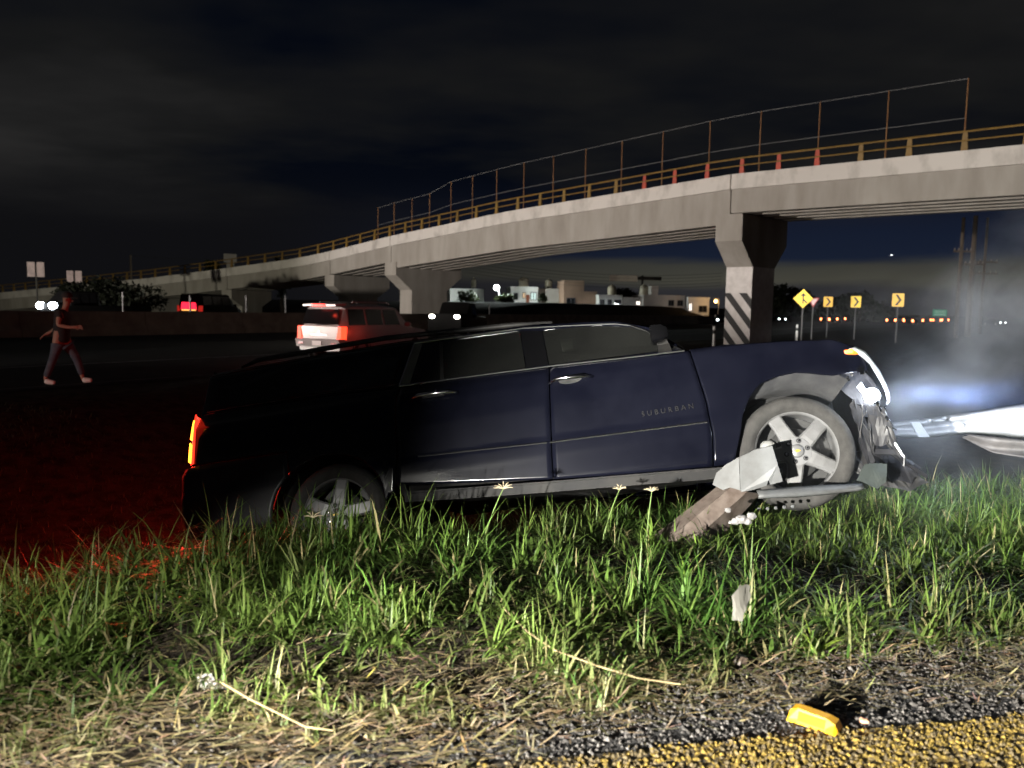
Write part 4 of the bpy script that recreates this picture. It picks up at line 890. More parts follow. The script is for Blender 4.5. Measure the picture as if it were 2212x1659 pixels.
# tail lamps
tl_r = glow('tail_lamp_red', (1.0, 0.035, 0.015), 2.2); tl_y = glow('tail_lamp_core', (1.0, 0.36, 0.02), 6.5)
LL = [(.921, -4.482, -4.393), (.935, -4.482, -4.392), (1.0, -4.474, -4.386), (1.064, -4.465, -4.379), (1.11, -4.458, -4.376), (1.16, -4.446, -4.372), (1.22, -4.432, -4.366), (1.26, -4.418, -4.362), (1.300, -4.402, -4.355)]
for far in (0, 1):
    Q = (lambda y: VW - y) if far else (lambda y: y)
    P = [[(xl + (xr - xl) * s, Q(yb(xl + (xr - xl) * s, 1.0) - .012 + .12 * (1 - s) ** 2), z) for s in np.linspace(0, 1, 7)] for z, xl, xr in LL]
    mb = MB(); mb.grid(P); tl = mb.build('tail_lamp', tl_r, suv, True, thick=.008)
    for z0, z1 in ((.945, 1.085), (1.118, 1.255)):
        P = []
        for z in np.linspace(z0, z1, 6):
            xl = np.interp(z, [q[0] for q in LL], [q[1] for q in LL]) + .010; xr = xl + .042
            P.append([(xl + (xr - xl) * s, Q(yb(xl + (xr - xl) * s, 1.0) - .022 + .09 * (1 - s) ** 2), z) for s in np.linspace(0, 1, 5)])
        mb = MB(); mb.grid(P); mb.build('light_bar', tl_y, tl, True, thick=.006)
    point('tail_lamp_light', (-4.80, Q(.45), 1.10), 260 if not far else 200, .22, (1, .035, .02), suv)
# smashed front corner
glossy = mat('broken_housing', (0.014, 0.014, 0.018), 0.5, c2=(0.04, 0.04, 0.045), scale=9, spec=.3)
torn = mat('torn_bumper_plastic', (0.007, 0.007, 0.009), 0.6, c2=(0.02, 0.02, 0.023), scale=7, spec=.2)
import bmesh
def crumple(name, poly, y, amp, material, par, cuts=3, slope=(0, 0), seed=1, th=.006):
    bm = bmesh.new(); vs = [bm.verts.new((x, y, z)) for x, z in poly]; bm.faces.new(vs)
    bmesh.ops.triangulate(bm, faces=bm.faces[:]); bmesh.ops.subdivide_edges(bm, edges=bm.edges[:], cuts=cuts, use_grid_fill=True); bmesh.ops.triangulate(bm, faces=bm.faces[:])
    r_ = random.Random(seed); cx = sum(p[0] for p in poly) / len(poly); cz = sum(p[1] for p in poly) / len(poly)
    for v in bm.verts:
        v.co.y += amp * (float(vnoise(v.co.x, v.co.z, 9, seed)) - .5) * 2 + slope[0] * (v.co.x - cx) + slope[1] * (v.co.z - cz)
        v.co.x += r_.uniform(-1, 1) * amp * .15; v.co.z += r_.uniform(-1, 1) * amp * .15
    me = bpy.data.meshes.new(name); bm.to_mesh(me); bm.free(); me.materials.append(material)
    o = bpy.data.objects.new(name, me); COL.objects.link(o)
    if par: o.parent = par
    sm = o.modifiers.new('t', 'SOLIDIFY'); sm.thickness = th
    return o
hl = crumple('headlight', [(.365, .80), (.385, .865), (.43, .90), (.56, .905), (.605, .83), (.628, .70), (.60, .63), (.50, .64), (.45, .70)], .20, .03, glossy, suv, seed=3)
ch = [(.430, 1.012), (.470, 1.028), (.501, 1.024), (.550, .985), (.588, .915), (.612, .850), (.632, .775), (.645, .705), (.640, .640), (.622, .618)]
P = []
for i, (x, z) in enumerate(ch):
    a, c = Vector(ch[max(i - 1, 0)]), Vector(ch[min(i + 1, len(ch) - 1)]); d = (c - a).normalized(); nn = Vector((-d.y, d.x)); wv = [.004, .015, .024, .022, .014, .017, .013, .010, .007, .003][i]
    P.append([(x + nn.x * wv, .085, z + nn.y * wv), (x, .055, z), (x - nn.x * wv, .075, z - nn.y * wv)])
mb = MB(); mb.grid(P); mb.build('chrome_strip', mat('lamp_surround', (.78, .80, .84), .28, .7), hl, True, thick=.008)
mb = MB(); mb.prism([(.405, .060, 1.013), (.432, .050, 1.026), (.480, .050, 1.024), (.528, .062, .992), (.500, .055, .985), (.45, .050, .992)], (0, .012, 0)); mb.build('turn_signal', glow('turn_signal_amber', (1.0, .17, .02), 2.6), hl)
mb = MB(); mb.prism([(.435, .046, 1.014), (.46, .044, 1.020), (.485, .046, 1.012), (.475, .046, .998), (.45, .045, 1.0)], (0, .008, 0)); mb.build('turn_bulb', glow('turn_signal_bulb', (1.0, .50, .05), 7), hl)
mb = MB(); ell(mb, (.545, .085, .695), (.052, .05, .050), 16, 10); mb.build('bulb', glow('headlamp_bulb', (.86, .93, 1.0), 70), hl, True)
mb = MB(); mb.prism([(.478, .13, .775), (.505, .11, .80), (.525, .11, .74), (.515, .12, .70)], (0, .01, 0)); mb.build('bulb_reflector', glow('lit_reflector', (.8, .88, 1.0), 14), hl)
point('headlamp_light', (.86, .02, .66), 22, .05, (.72, .84, 1.0), suv)
for i, (x, z, r_) in enumerate(((.563, .639, .018), (.574, .595, .014), (.606, .590, .012), (.602, .52, .016), (.596, .47, .013), (.52, .86, .012), (.45, .86, .010), (.42, .83, .012))):
    mb = MB(); ell(mb, (x, .08, z), (r_, r_, r_ * 1.8), 6, 5, .5); mb.build('bracket', chrome, hl)
mb = MB(); mb.box((.500, .07, .845), (.528, .09, .90)); mb.build('lamp_tab', chrome, hl)
mb = MB(); mb.box((.43, .07, .872), (.49, .09, .886)); mb.build('lamp_tab', chrome, hl)
bp0 = crumple('front_bumper', [(.42, .66), (.50, .64), (.60, .60), (.62, .45), (.70, .30), (.80, .20), (.72, .10), (.55, .15), (.47, .22), (.42, .40)], .22, .07, torn, suv, seed=5, slope=(.3, 0))
crumple('bumper_flap', [(.500, .640), (.60, .60), (.622, .47), (.640, .26), (.590, .36), (.552, .44), (.505, .364), (.478, .46)], .10, .03, mat('bumper_skin', (.022, .022, .026), .5, c2=(.012, .012, .014), scale=5), bp0, seed=8)
crumple('liner_strip', [(.405, .66), (.44, .70), (.475, .62), (.505, .38), (.47, .36), (.43, .52)], .13, .02, torn, bp0, seed=11)
crumple('bumper_skirt', [(.36, .33), (.47, .36), (.60, .30), (.76, .16), (.86, .10), (.70, .05), (.45, .14), (.36, .20)], .28, .07, plast, bp0, seed=13, slope=(.5, .2))
mb = MB(); mb.tube([(.60, .12, .43), (.625, .10, .36), (.66, .10, .26), (.645, .1, .2)], .010, 6); mb.build('torn_strip', satin, bp0)
mb = MB(); mb.tube([(.62, .2, .30), (.74, .25, .20), (.83, .3, .13)], .014, 6); mb.build('torn_strip', torn, bp0)
for i in range(7):
    r_ = random.Random(i * 7 + 3); x0, z0 = .47 + r_.random() * .14, .66 - r_.random() * .10; pts = [(x0, .10, z0)]
    for k in range(4): pts.append((pts[-1][0] + r_.uniform(-.03, .05), .08 + r_.uniform(-.02, .05), pts[-1][2] - r_.uniform(.02, .09)))
    mb = MB(); mb.tube(pts, .0045, 5); mb.build('loose_wire', plast, bp0, True)
for i, (x0, z0, x1, z1) in enumerate(((.44, .60, .60, .56), (.47, .47, .62, .40), (.50, .33, .66, .30))):
    mb = MB(); mb.hexa([(x0, .16, z0 - .018), (x1, .15, z1 - .018), (x1, .18, z1 - .018), (x0, .19, z0 - .018), (x0, .16, z0 + .018), (x1, .15, z1 + .018), (x1, .18, z1 + .018), (x0, .19, z0 + .018)]); mb.build('support_bar', torn, bp0)
P = [[(x, y, z + (.0 if abs(y - 1) < .6 else -.03)) for y in np.linspace(.25, 1.75, 9)] for x, z in ((.56, 1.02), (.60, .92), (.60, .62), (.52, .40))]
mb = MB(); mb.grid(P); mb.build('grille', torn, suv, True)
# beam of the surviving lamp
hp = SM @ Vector((.66, .10, .70)); spot('headlamp_spill', hp, hp + Vector((1.0, .35, -.26)), 190, 130, .9, .05, (.78, .87, 1.0)); spot('headlamp_beam', hp, hp + Vector((3.0, .45, -.12)), 6500, 20, 1.0, .05, (.34, .50, 1.0))

# ------------------------------------------------------------------ guardrail wreckage
zinc = mat('galvanised_steel', (0.50, 0.51, 0.53), 0.5, 0.35, c2=(0.36, 0.37, 0.39), scale=5, bump=.1, bscale=12)
zinc_d = mat('scuffed_zinc', (0.115, 0.12, 0.125), 0.6, 0.2, c2=(0.07, 0.07, 0.07), scale=4, bump=.15, bscale=9)
gr = empty('guardrail', tuple(at(2080, 930, 6.2)), 0, 'long bent steel guardrail beam lit white, running from the smashed nose to the right', 'guardrail'); GO = gr.location.copy()
prof = [0, .045, .075, .045, -.015, -.03, .0, .05, .075, .04, 0]
TOPC = [(1925, 912, 6.75), (1990, 905, 6.6), (2080, 893, 6.4), (2212, 872, 6.1), (2420, 858, 6.2), (3300, 838, 6.8)]
BOTC = [(1930, 944, 6.80), (1988, 946, 6.65), (2088, 936, 6.38), (2212, 946, 6.08), (2420, 946, 6.15), (3300, 918, 6.75)]
def curve_at(C, t):
    t = t * (len(C) - 1); i = min(int(t), len(C) - 2); k = t - i; k2 = k
    a, c = C[i], C[i + 1]; return at(a[0] + (c[0] - a[0]) * k2, a[1] + (c[1] - a[1]) * k2, a[2] + (c[2] - a[2]) * k2)
P = []
for t in np.linspace(0, 1, 64):
    a, c = curve_at(TOPC, t), curve_at(BOTC, t)
    P.append([a.lerp(c, q / 10) + Vector((-.25, -1, .15)).normalized() * prof[q] * 1.0 - GO + Vector((0, 0, .008 * (float(vnoise(t * 8, q, 1.7, 3)) - .5))) for q in range(11)])
mb = MB(); mb.grid(P); mb.build('beam', zinc, gr, True, thick=.004)
LOWC = [(2085, 938, 6.25), (2140, 944, 6.1), (2230, 956, 5.95), (2400, 950, 5.95)]
LOWB = [(2086, 944, 6.22), (2150, 978, 6.0), (2235, 992, 5.85), (2400, 985, 5.85)]
P = []
for t in np.linspace(0, 1, 24):
    a, c = curve_at(LOWC, t), curve_at(LOWB, t); P.append([a.lerp(c, q / 6) + Vector((0, -1, .2)) * (.05 * math.sin(q / 6 * math.pi * 1.5 + t * 3)) - GO for q in range(7)])
mb = MB(); mb.grid(P); mb.build('folded_beam', mat('muddy_steel', (.10, .09, .085), .6, .2, c2=(.05, .045, .04), scale=6), gr, True, thick=.004)
for u_ in (2620, 3150):
    tq = at(u_, 850, 6.42); mb = MB(); mb.box((tq.x - .04 - GO.x, tq.y - GO.y, H(tq.x, tq.y) - .3 - GO.z), (tq.x + .04 - GO.x, tq.y + .12 - GO.y, tq.z - .04 - GO.z)); mb.build('post', zinc, gr)
q0, q1 = at(1978, 912, 6.52), at(1996, 944, 6.50); w_ = Vector((.05, 0, 0))
mb = MB(); mb.prism([q0 - w_ * .8 - GO, q0 + w_ * .7 - GO, q1 + w_ * 1.0 - GO, q1 - w_ * .9 - GO], (0, .02, 0)); mb.build('splice_plate', mat('bare_zinc', (.72, .74, .78), .4, .2), gr)
for u, v in ((2008, 908), (2040, 903), (2078, 918)):
    p = at(u, v, 6.36); mb = MB(); ell(mb, p - GO, (.022, .022, .018), 8, 5); mb.build('bolt', zinc, gr)
# mud-caked soil heap under the beam is part of the ground; a bent end piece and its post in front of the wheel
ge = empty('guardrail_end', tuple(at(1560, 1110, 4.7)), 0, 'rusty leaning channel post with a torn galvanised end plate before the front wheel', 'guardrail post'); EO = ge.location.copy()
zp = lambda L_: [at(u, v, y + .29) - EO for u, v, y in L_]
rust_b = mat('rusty_brown_steel', (0.135, 0.108, 0.092), 0.7, 0.1, c2=(0.07, 0.05, 0.04), scale=10, bump=.1, bscale=30)
mb = MB(); q = Vector((.004, .012, .002))
mb.prism(zp([(1597, 988, 4.70), (1632, 971, 4.68), (1668, 963, 4.66), (1680, 1003, 4.65), (1691, 1040, 4.64), (1664, 1047, 4.65), (1660, 1037, 4.65), (1656, 1049, 4.66), (1628, 1058, 4.68), (1600, 1063, 4.70)]), q)
mb.prism(zp([(1539, 1047, 4.76), (1547, 1023, 4.75), (1568, 1004, 4.73), (1596, 988, 4.703), (1599, 1063, 4.703), (1562, 1059, 4.74)]), q)
mb.build('end_plate', zinc_d, ge)
P = []
for t in np.linspace(0, 1.25, 8):
    row = []
    for (u0, v0, y0), (u1, v1, y1) in (((1562, 1043, 4.84), (1398, 1170, 4.64)), ((1578, 1055, 4.72), (1452, 1160, 4.52)), ((1613, 1062, 4.70), (1496, 1168, 4.50)), ((1642, 1066, 4.84), (1530, 1186, 4.64))):
        row.append(at(u0 + (u1 - u0) * t, v0 + (v1 - v0) * t, y0 + (y1 - y0) * t + .29) - EO)
    P.append(row)
mb = MB(); mb.grid(P); mb.build('channel_post', rust_b, ge, thick=.010)
P = []
TR = [(1634, 1060, 4.92), (1720, 1052, 4.95), (1800, 1048, 5.0), (1862, 1046, 5.02)]; BR = [(1637, 1076, 4.88), (1720, 1073, 4.92), (1800, 1066, 4.96), (1862, 1058, 5.0)]
for t in np.linspace(0, 1, 16):
    a, c = curve_at(TR, t), curve_at(BR, t); P.append([a.lerp(c, q / 5) + Vector((0, -1, 0)) * .03 * math.sin(math.pi * q / 5) - EO for q in range(6)])
mb = MB(); mb.grid(P); mb.build('flattened_beam', zinc_d, ge, True, thick=.01)
mb = MB()
for q in range(5):
    p = at(1640 + q * 18, 1100 - q * 1.5, 4.85) - EO; ell(mb, p, (.012, .012, .012), 6, 5)
mb.build('bolt', zinc_d, ge)
p = at(1605, 1120, 4.72); r = empty('crumpled_scrap', tuple(p), 0, 'crumpled white scrap hanging on the rusty leaning post', 'litter')
mb = MB()
for dx, dz, q in ((-.05, -.012, .028), (-.015, .0, .036), (.02, -.01, .03), (.045, .022, .03), (-.08, -.02, .015), (-.10, .055, .02)): ell(mb, (dx, -.02, dz), (q, q * .7, q * .8), 9, 6, .25)
mb.build('scrap', mat('dirty_white_plastic', (.22, .21, .21), .6, c2=(.15, .145, .145), scale=20), r)
o = crumple('plastic_shard', [(-.10, -.04), (-.03, .06), (.05, .065), (.13, .055), (.09, -.06), (.03, -.10)], 0, .02, mat('pale_green_plastic', (.042, .050, .047), .5), None, seed=4); o.location = at(1880, 1022, 5.0); o.rotation_euler = (rad(-20), 0, .2); tag(o, 'greyish green torn plastic shard lying below the smashed headlight', 'debris')

# ------------------------------------------------------------------ road stud and litter by the yellow line
sb = mat('stud_plastic', (0.80, 0.42, 0.01), 0.45, c2=(0.62, 0.33, 0.01), scale=12)
ry = rad(-39); p = Vector((1.128, 2.755, 0.008)); rs = empty('road_stud', tuple(p), ry, 'chunky bright yellow plastic road stud by the yellow edge line', 'road stud')
R = []
for x, hgt, w_ in ((-.088, .016, .040), (-.080, .040, .046), (-.055, .050, .038), (.05, .046, .040), (.078, .036, .048), (.088, .014, .040)):
    R.append([(x, -w_, 0), (x, -w_, hgt * .35), (x, -w_ * .55, hgt), (x, w_ * .55, hgt), (x, w_, hgt * .35), (x, w_, 0)])
mb = MB(); mb.rings(R); mb.build('body', sb, rs)
mb = MB(); mb.hexa([(-.05, -.0440, .016), (.046, -.0440, .016), (.046, -.036, .016), (-.05, -.036, .016), (-.05, -.0300, .042), (.046, -.0310, .040), (.046, -.022, .040), (-.05, -.022, .042)]); mb.build('reflector', mat('orange_reflector', (.95, .30, .01), .2), rs)
def chip(label, u, v, sx, sz, col, name='fragment', cat='litter', seed=2):
    p = atz(u, v, 0.035); mb = MB(); ell(mb, (0, 0, 0), (sx, sx * .7, sz), 7, 5, .35); o = mb.build(name, mat('frag_%d' % seed, col, .6), loc=tuple(p)); o.rotation_euler = (0, .2, random.random()); return tag(o, label, cat)
chip('pinkish orange fragment right of the yellow road stud', 1866, 1556, .022, .010, (.65, .30, .18), seed=1)
chip('brownish clod beside the bright grass tuft', 1718, 1385, .04, .03, (.40, .28, .20), 'dirt_clod', 'clod', 2)
chip('dark clod in the straw above the road stud', 1600, 1428, .04, .03, (.05, .035, .025), 'dirt_clod', 'clod', 3)
for lab, pts, seed in (('crumpled dirty white paper in the grass right of centre', [(-.05, -.08), (-.02, -.03), (-.04, .02), (.0, .07), (.06, .075), (.05, .02), (.02, -.02), (-.01, -.08)], 21),):
    o = crumple('paper_scrap', pts, 0, .03, mat('paper_white', (.11, .105, .09), .8), None, seed=seed, th=.003); o.location = at(1600, 1300, 3.35); o.rotation_euler = (rad(-35), 0, .1); tag(o, lab, 'litter')
o = crumple('paper_scrap', [(-.09, .03), (-.035, .045), (.0, .0), (.07, -.02), (.10, -.06), (.015, -.05), (-.06, -.015)], 0, .02, mat('paper_grey', (.36, .34, .33), .8), None, seed=33, th=.003); o.location = at(470, 1490, 2.95) + Vector((0, 0, .02)); o.rotation_euler = (rad(-55), 0, 0); tag(o, 'torn white litter lying in the dry straw at lower left', 'litter')
straw_m = mat('straw', (0.13, 0.095, 0.045), 0.9, c2=(0.26, 0.20, 0.10), scale=14)
for lab, pts, rr in (('long thick dry straw stalk running from the grass down to the verge, right of centre', [(1085, 1310), (1140, 1365), (1200, 1405), (1290, 1438), (1380, 1465), (1470, 1478)], .007),
                     ('long dry stalk lying across the straw at lower left, beside the white litter', [(480, 1475), (540, 1510), (610, 1545), (660, 1570), (720, 1578)], .006)):
    W_ = []
    for u, v in pts:
        q = atz(u, v, .10); q.z = H(q.x, q.y) + .075; q = at(u, v, q.y); W_.append(q)
    mb = MB(); mb.tube([q - W_[0] for q in W_], [rr * (.75 - .4 * i / len(W_)) for i in range(len(W_))], 6); o = mb.build('dry_stalk', straw_m, loc=tuple(W_[0])); tag(o, lab, 'dry stalk')

# ------------------------------------------------------------------ the walking person
def skinobj(name, V, E_, R_, material, parent, root=0, sub=2):
    me = bpy.data.meshes.new(name); me.from_pydata([tuple(v) for v in V], E_, []); me.update(); me.materials.append(material)
    o = bpy.data.objects.new(name, me); COL.objects.link(o); o.parent = parent
    sm = o.modifiers.new('skin', 'SKIN'); sm.use_smooth_shade = True
    for i, sv_ in enumerate(me.skin_vertices[0].data):
        r_ = R_[i]; sv_.radius = (r_, r_) if not isinstance(r_, tuple) else r_; sv_.use_root = (i == root)
    o.modifiers.new('sub', 'SUBSURF').levels = sub; o.modifiers['sub'].render_levels = sub
    return o
pp = Vector((-8.82, 15.4, -0.118)); per = empty('person', tuple(pp), rad(10), 'person in dark top, jeans, cap and white shoes striding right along the highway', 'person')
skin = mat('skin', (0.36, 0.20, 0.14), 0.6); jeans = mat('jeans', (0.055, 0.062, 0.085), 0.85, c2=(0.09, 0.10, 0.125), scale=9); top = mat('dark_shirt', (0.016, 0.014, 0.015), 0.85); shoe = mat('white_shoe', (0.80, 0.78, 0.72), 0.6)
V = [(.0, 0, .95), (.02, 0, 1.15), (.05, 0, 1.36), (.085, 0, 1.47), (.12, 0, 1.56), (.135, 0, 1.66), (.125, 0, 1.74)]; E_ = [(i, i + 1) for i in range(6)]; R_ = [.13, .12, .14, .055, .06, .088, .07]
def add(parent, pts, rs):
    for p, r_ in zip(pts, rs): V.append(p); R_.append(r_); E_.append((parent, len(V) - 1)); parent = len(V) - 1
    return parent
add(0, [(-.04, -.09, .86), (-.12, -.09, .52), (-.28, -.09, .12), (-.27, -.09, .06), (-.14, -.09, .03)], [.09, .062, .040, .030, .018])
add(0, [(.05, .09, .86), (.23, .09, .52), (.33, .09, .14), (.34, .09, .07), (.46, .09, .05)], [.09, .062, .040, .030, .018])
hn = add(2, [(.05, -.18, 1.39), (.04, -.24, 1.16), (.24, -.22, 1.12), (.33, -.20, 1.13)], [.062, .044, .034, .030])
def fingers(h, c, d, up):
    for k, (o_, ln) in enumerate(((-.030, .075), (-.010, .085), (.010, .08), (.030, .062))):
        a = Vector(c) + Vector(up) * o_; b_ = a + Vector(d) * ln * .55; e_ = b_ + (Vector(d) * .7 - Vector((0, 0, .7))).normalized() * ln * .5; add(h, [a, b_, e_], [.011, .009, .007])
    a = Vector(c) - Vector(d) * .03 + Vector(up) * -.045; add(h, [a, a + Vector(d) * .03 + Vector(up) * -.02], [.011, .009])
fingers(hn, (.39, -.19, 1.13), (1, 0, 0), (0, .3, .95))
hn = add(2, [(.03, .18, 1.39), (-.10, .24, 1.15), (-.28, .22, 1.0), (-.36, .21, .96)], [.062, .044, .034, .030])
fingers(hn, (-.40, .20, .93), (-.75, 0, -.65), (0, .95, .2))
skinobj('body', V, E_, R_, skin, per)
skinobj('shirt', [(-.01, 0, .80), (.0, 0, .90), (.02, 0, 1.14), (.05, 0, 1.37), (.07, 0, 1.44), (.05, -.18, 1.40), (.045, -.215, 1.26), (.03, .18, 1.40), (-.05, .22, 1.24)], [(0, 1), (1, 2), (2, 3), (3, 4), (3, 5), (5, 6), (3, 7), (7, 8)], [.16, .17, .155, .165, .075, .085, .07, .085, .07], top, per)
skinobj('trousers', [(.0, 0, .90), (-.05, -.09, .74), (-.12, -.09, .52), (-.27, -.09, .13), (.09, .09, .74), (.23, .09, .52), (.33, .09, .16)], [(0, 1), (1, 2), (2, 3), (0, 4), (4, 5), (5, 6)], [.15, .108, .082, .062, .108, .082, .062], jeans, per)
for nm, V_ in (('shoe', [(-.30, -.09, .075), (-.22, -.09, .055), (-.10, -.09, .032)]), ('shoe', [(.32, .09, .08), (.40, .09, .07), (.51, .09, .07)])):
    skinobj(nm, V_, [(0, 1), (1, 2)], [.062, .060, .042], shoe, per)
mb = MB(); mb.lathe_z([(.098, 0), (.104, .04), (.090, .085), (.055, .112), (.012, .12)], 16, (.128, 0, 1.69)); mb.hexa([(.19, -.07, 1.685), (.33, -.05, 1.675), (.33, .05, 1.675), (.19, .07, 1.685), (.19, -.07, 1.697), (.33, -.05, 1.687), (.33, .05, 1.687), (.19, .07, 1.697)]); mb.build('cap', mat('cap_dark', (.03, .028, .028), .85), per, True, angle=40)
mb = MB(); ell(mb, (.222, 0, 1.63), (.022, .014, .02), 8, 6); mb.build('nose', skin, per, True)
for sy in (-1, 1):
    mb = MB(); ell(mb, (.208, sy * .033, 1.665), (.010, .012, .008), 8, 6); mb.build('eye', mat('eye_dark', (.03, .02, .02), .3), per, True)
    mb = MB(); ell(mb, (.130, sy * .088, 1.645), (.024, .010, .032), 8, 6); mb.build('ear', skin, per, True)
mb = MB(); ell(mb, (.212, 0, 1.59), (.010, .022, .006), 8, 6); mb.build('mouth', mat('lip', (.25, .11, .09), .6), per, True)

# ------------------------------------------------------------------ grass, straw, gravel
def blades(name, base, az, ln, wd, bend, lean, col, material, lift=None):
    n = len(ln); lv = np.array([0, .35, .7, 1.0]); d = np.stack([np.cos(az), np.sin(az), np.zeros(n)], 1); sd = np.stack([-np.sin(az), np.cos(az), np.zeros(n)], 1)
    th = lean[:, None] + bend[:, None] * lv[None, :] ** 1.3                      # angle from vertical along the blade
    seg = np.diff(lv, prepend=0)[None, :] * ln[:, None]
    hx = np.cumsum(np.sin(th) * seg, 1); hz = np.cumsum(np.cos(th) * seg, 1)
    ctr = base[:, None, :] + d[:, None, :] * hx[:, :, None]; ctr[:, :, 2] += hz
    wf = np.array([.75, 1.0, .72])
    V = np.zeros((n, 7, 3))
    for k in range(3):
        V[:, 2 * k] = ctr[:, k] - sd * (wd * wf[k] / 2)[:, None]; V[:, 2 * k + 1] = ctr[:, k] + sd * (wd * wf[k] / 2)[:, None]
    V[:, 6] = ctr[:, 3]
    o7 = (np.arange(n) * 7)[:, None]
    loops = np.concatenate([o7 + np.array([[0, 1, 3, 2]]), o7 + np.array([[2, 3, 5, 4]]), o7 + np.array([[4, 5, 6]])], 1).ravel()
    tot = np.tile([4, 4, 3], n); st = np.concatenate([[0], np.cumsum(tot)[:-1]])
    me = bpy.data.meshes.new(name); me.vertices.add(n * 7); me.vertices.foreach_set('co', V.ravel().astype(np.float32))
    me.loops.add(len(loops)); me.loops.foreach_set('vertex_index', loops.astype(np.int32)); me.polygons.add(len(tot))
    me.polygons.foreach_set('loop_start', st.astype(np.int32)); me.polygons.foreach_set('loop_total', tot.astype(np.int32)); me.update(calc_edges=True)
    me.polygons.foreach_set('use_smooth', np.ones(len(tot), bool))
    ca = me.color_attributes.new('Col', 'FLOAT_COLOR', 'POINT'); c = np.ones((n, 7, 4)); c[:, :, :3] = col[:, None, :]
    ca.data.foreach_set('color', c.ravel().astype(np.float32)); me.materials.append(material)
    o = bpy.data.objects.new(name, me); COL.objects.link(o); return o
blade_m = attr_mat('grass_blade', 0.5, 0.30)
# tufts
def scatter(n, x0, x1, y0, y1, keep):
    x = rng.uniform(x0, x1, n); y = rng.uniform(y0, y1, n); k = keep(x, y); return x[k], y[k]
def in_view(x, y): return np.abs(x) < 0.85 * y + 1.3
def keep_g(x, y):
    e = edge(x); b = bank(x); d = y - e
    p = 0.10 + 1.2 * sst(.55 * vnoise(x, y, 1.9, 11) + .45 * vnoise(x, y, 4.6, 12), .33, .58)
    p *= sst(d, .16 + .26 * sst(x, .1, 1.3), .58 + .20 * sst(x, .1, 1.3)) * (1 - sst(y, b + .1, b + 1.2) * .8)
    p *= 1 - .85 * np.exp(-(((x - 1.62) / .40) ** 2 + ((y - 4.25) / .5) ** 2)); p *= 1 - .9 * np.exp(-(((x - 1.28) / .30) ** 2 + ((y - 4.40) / .32) ** 2))
    return in_view(x, y) & (rng.random(len(x)) < p)
tx, ty = scatter(30000, -6.5, 8.4, 2.2, 7.2, keep_g)
nb = rng.integers(7, 15, len(tx)); bi = np.repeat(np.arange(len(tx)), nb); n = len(bi)
d_edge = ty - edge(tx)
size = (.095 + .11 * sst(d_edge, .25, .95)) * rng.uniform(.65, 1.5, len(tx)) * (0.75 + .5 * vnoise(tx, ty, 1.3, 15)) * (1 + .45 * np.exp(-((tx + 1.3) / 1.3) ** 2 - ((ty - bank(tx) - .05) / .45) ** 2))
bx = tx[bi] + rng.normal(0, .022, n); by = ty[bi] + rng.normal(0, .022, n); bzz = height(bx, by) - .01
ln = size[bi] * rng.uniform(.5, 1.35, n)
hue = vnoise(tx, ty, 1.7, 21)[bi] + rng.normal(0, .16, n)
dry = np.clip(.85 - d_edge[bi] * 1.35 + rng.normal(0, .35, n) + .5 * (vnoise(bx, by, 2.0, 31) - .45), 0, 1) * .75
dry = np.maximum(dry, (rng.random(n) < .07) * .8)
c0 = np.array([.045, .105, .017]); c1 = np.array([.125, .180, .038]); cs = np.array([.30, .25, .13])
colr = (c0 + (c1 - c0) * np.clip(hue, 0, 1)[:, None]) * rng.uniform(.55, 1.25, n)[:, None] * (.55 + .8 * vnoise(tx, ty, 2.7, 71))[bi][:, None]; colr = colr * (1 - dry[:, None]) + cs * dry[:, None] * rng.uniform(.6, 1.2, n)[:, None]
habit = rng.choice(3, len(tx), p=[.26, .52, .22])[bi]
bend_ = np.where(habit == 0, rng.uniform(.1, 1.5, n), np.where(habit == 1, rng.uniform(.5, 2.4, n), rng.uniform(.3, 1.5, n)))
lean_ = np.where(habit == 0, rng.uniform(-.2, .7, n), np.where(habit == 1, rng.uniform(.3, 1.35, n), rng.uniform(0, 1.1, n)))
wd_ = np.where(habit == 0, rng.uniform(.004, .010, n), np.where(habit == 1, rng.uniform(.006, .016, n), rng.uniform(.012, .022, n)))
ln = ln * np.where(habit == 2, .62, np.where(habit == 1, 1.15, 1.0))
o = blades('grass', np.stack([bx, by, bzz], 1), rng.uniform(0, 2 * math.pi, n), ln, wd_, bend_, lean_, colr, blade_m); tag(o, kind='stuff')
# low ground cover
tx, ty = scatter(78000, -6.5, 8.4, 2.3, 7.0, lambda x, y: in_view(x, y) & (rng.random(len(x)) < .9 * sst(y - edge(x), .25 + .2 * sst(x, .1, 1.3), .7 + .15 * sst(x, .1, 1.3))))
n = len(tx); dry = np.clip(1.1 - (ty - edge(tx)) + rng.normal(0, .3, n), 0, 1) * .8
colr = np.array([.03, .05, .012]) * rng.uniform(.5, 1.5, n)[:, None]; colr = colr * (1 - dry[:, None]) + np.array([.22, .17, .09]) * dry[:, None]
o = blades('low_grass', np.stack([tx, ty, height(tx, ty) - .005], 1), rng.uniform(0, 6.28, n), rng.uniform(.03, .10, n), rng.uniform(.004, .010, n), rng.uniform(.2, 1.6, n), rng.uniform(.1, 1.1, n), colr, blade_m); tag(o, kind='stuff')
# grass on the slope behind, at the left
tx, ty = scatter(14000, -9, 1.0, 4.5, 12.5, lambda x, y: (y > bank(x) + .8) & (np.abs(x) < .72 * y + .3))
n = len(tx); colr = np.array([.05, .07, .025]) * rng.uniform(.5, 1.4, n)[:, None]
o = blades('slope_grass', np.stack([tx, ty, height(tx, ty) - .01], 1), rng.uniform(0, 6.28, n), rng.uniform(.03, .11, n), rng.uniform(.006, .012, n), rng.uniform(.2, 1.3, n), rng.uniform(.05, .6, n), colr, blade_m); tag(o, kind='stuff')
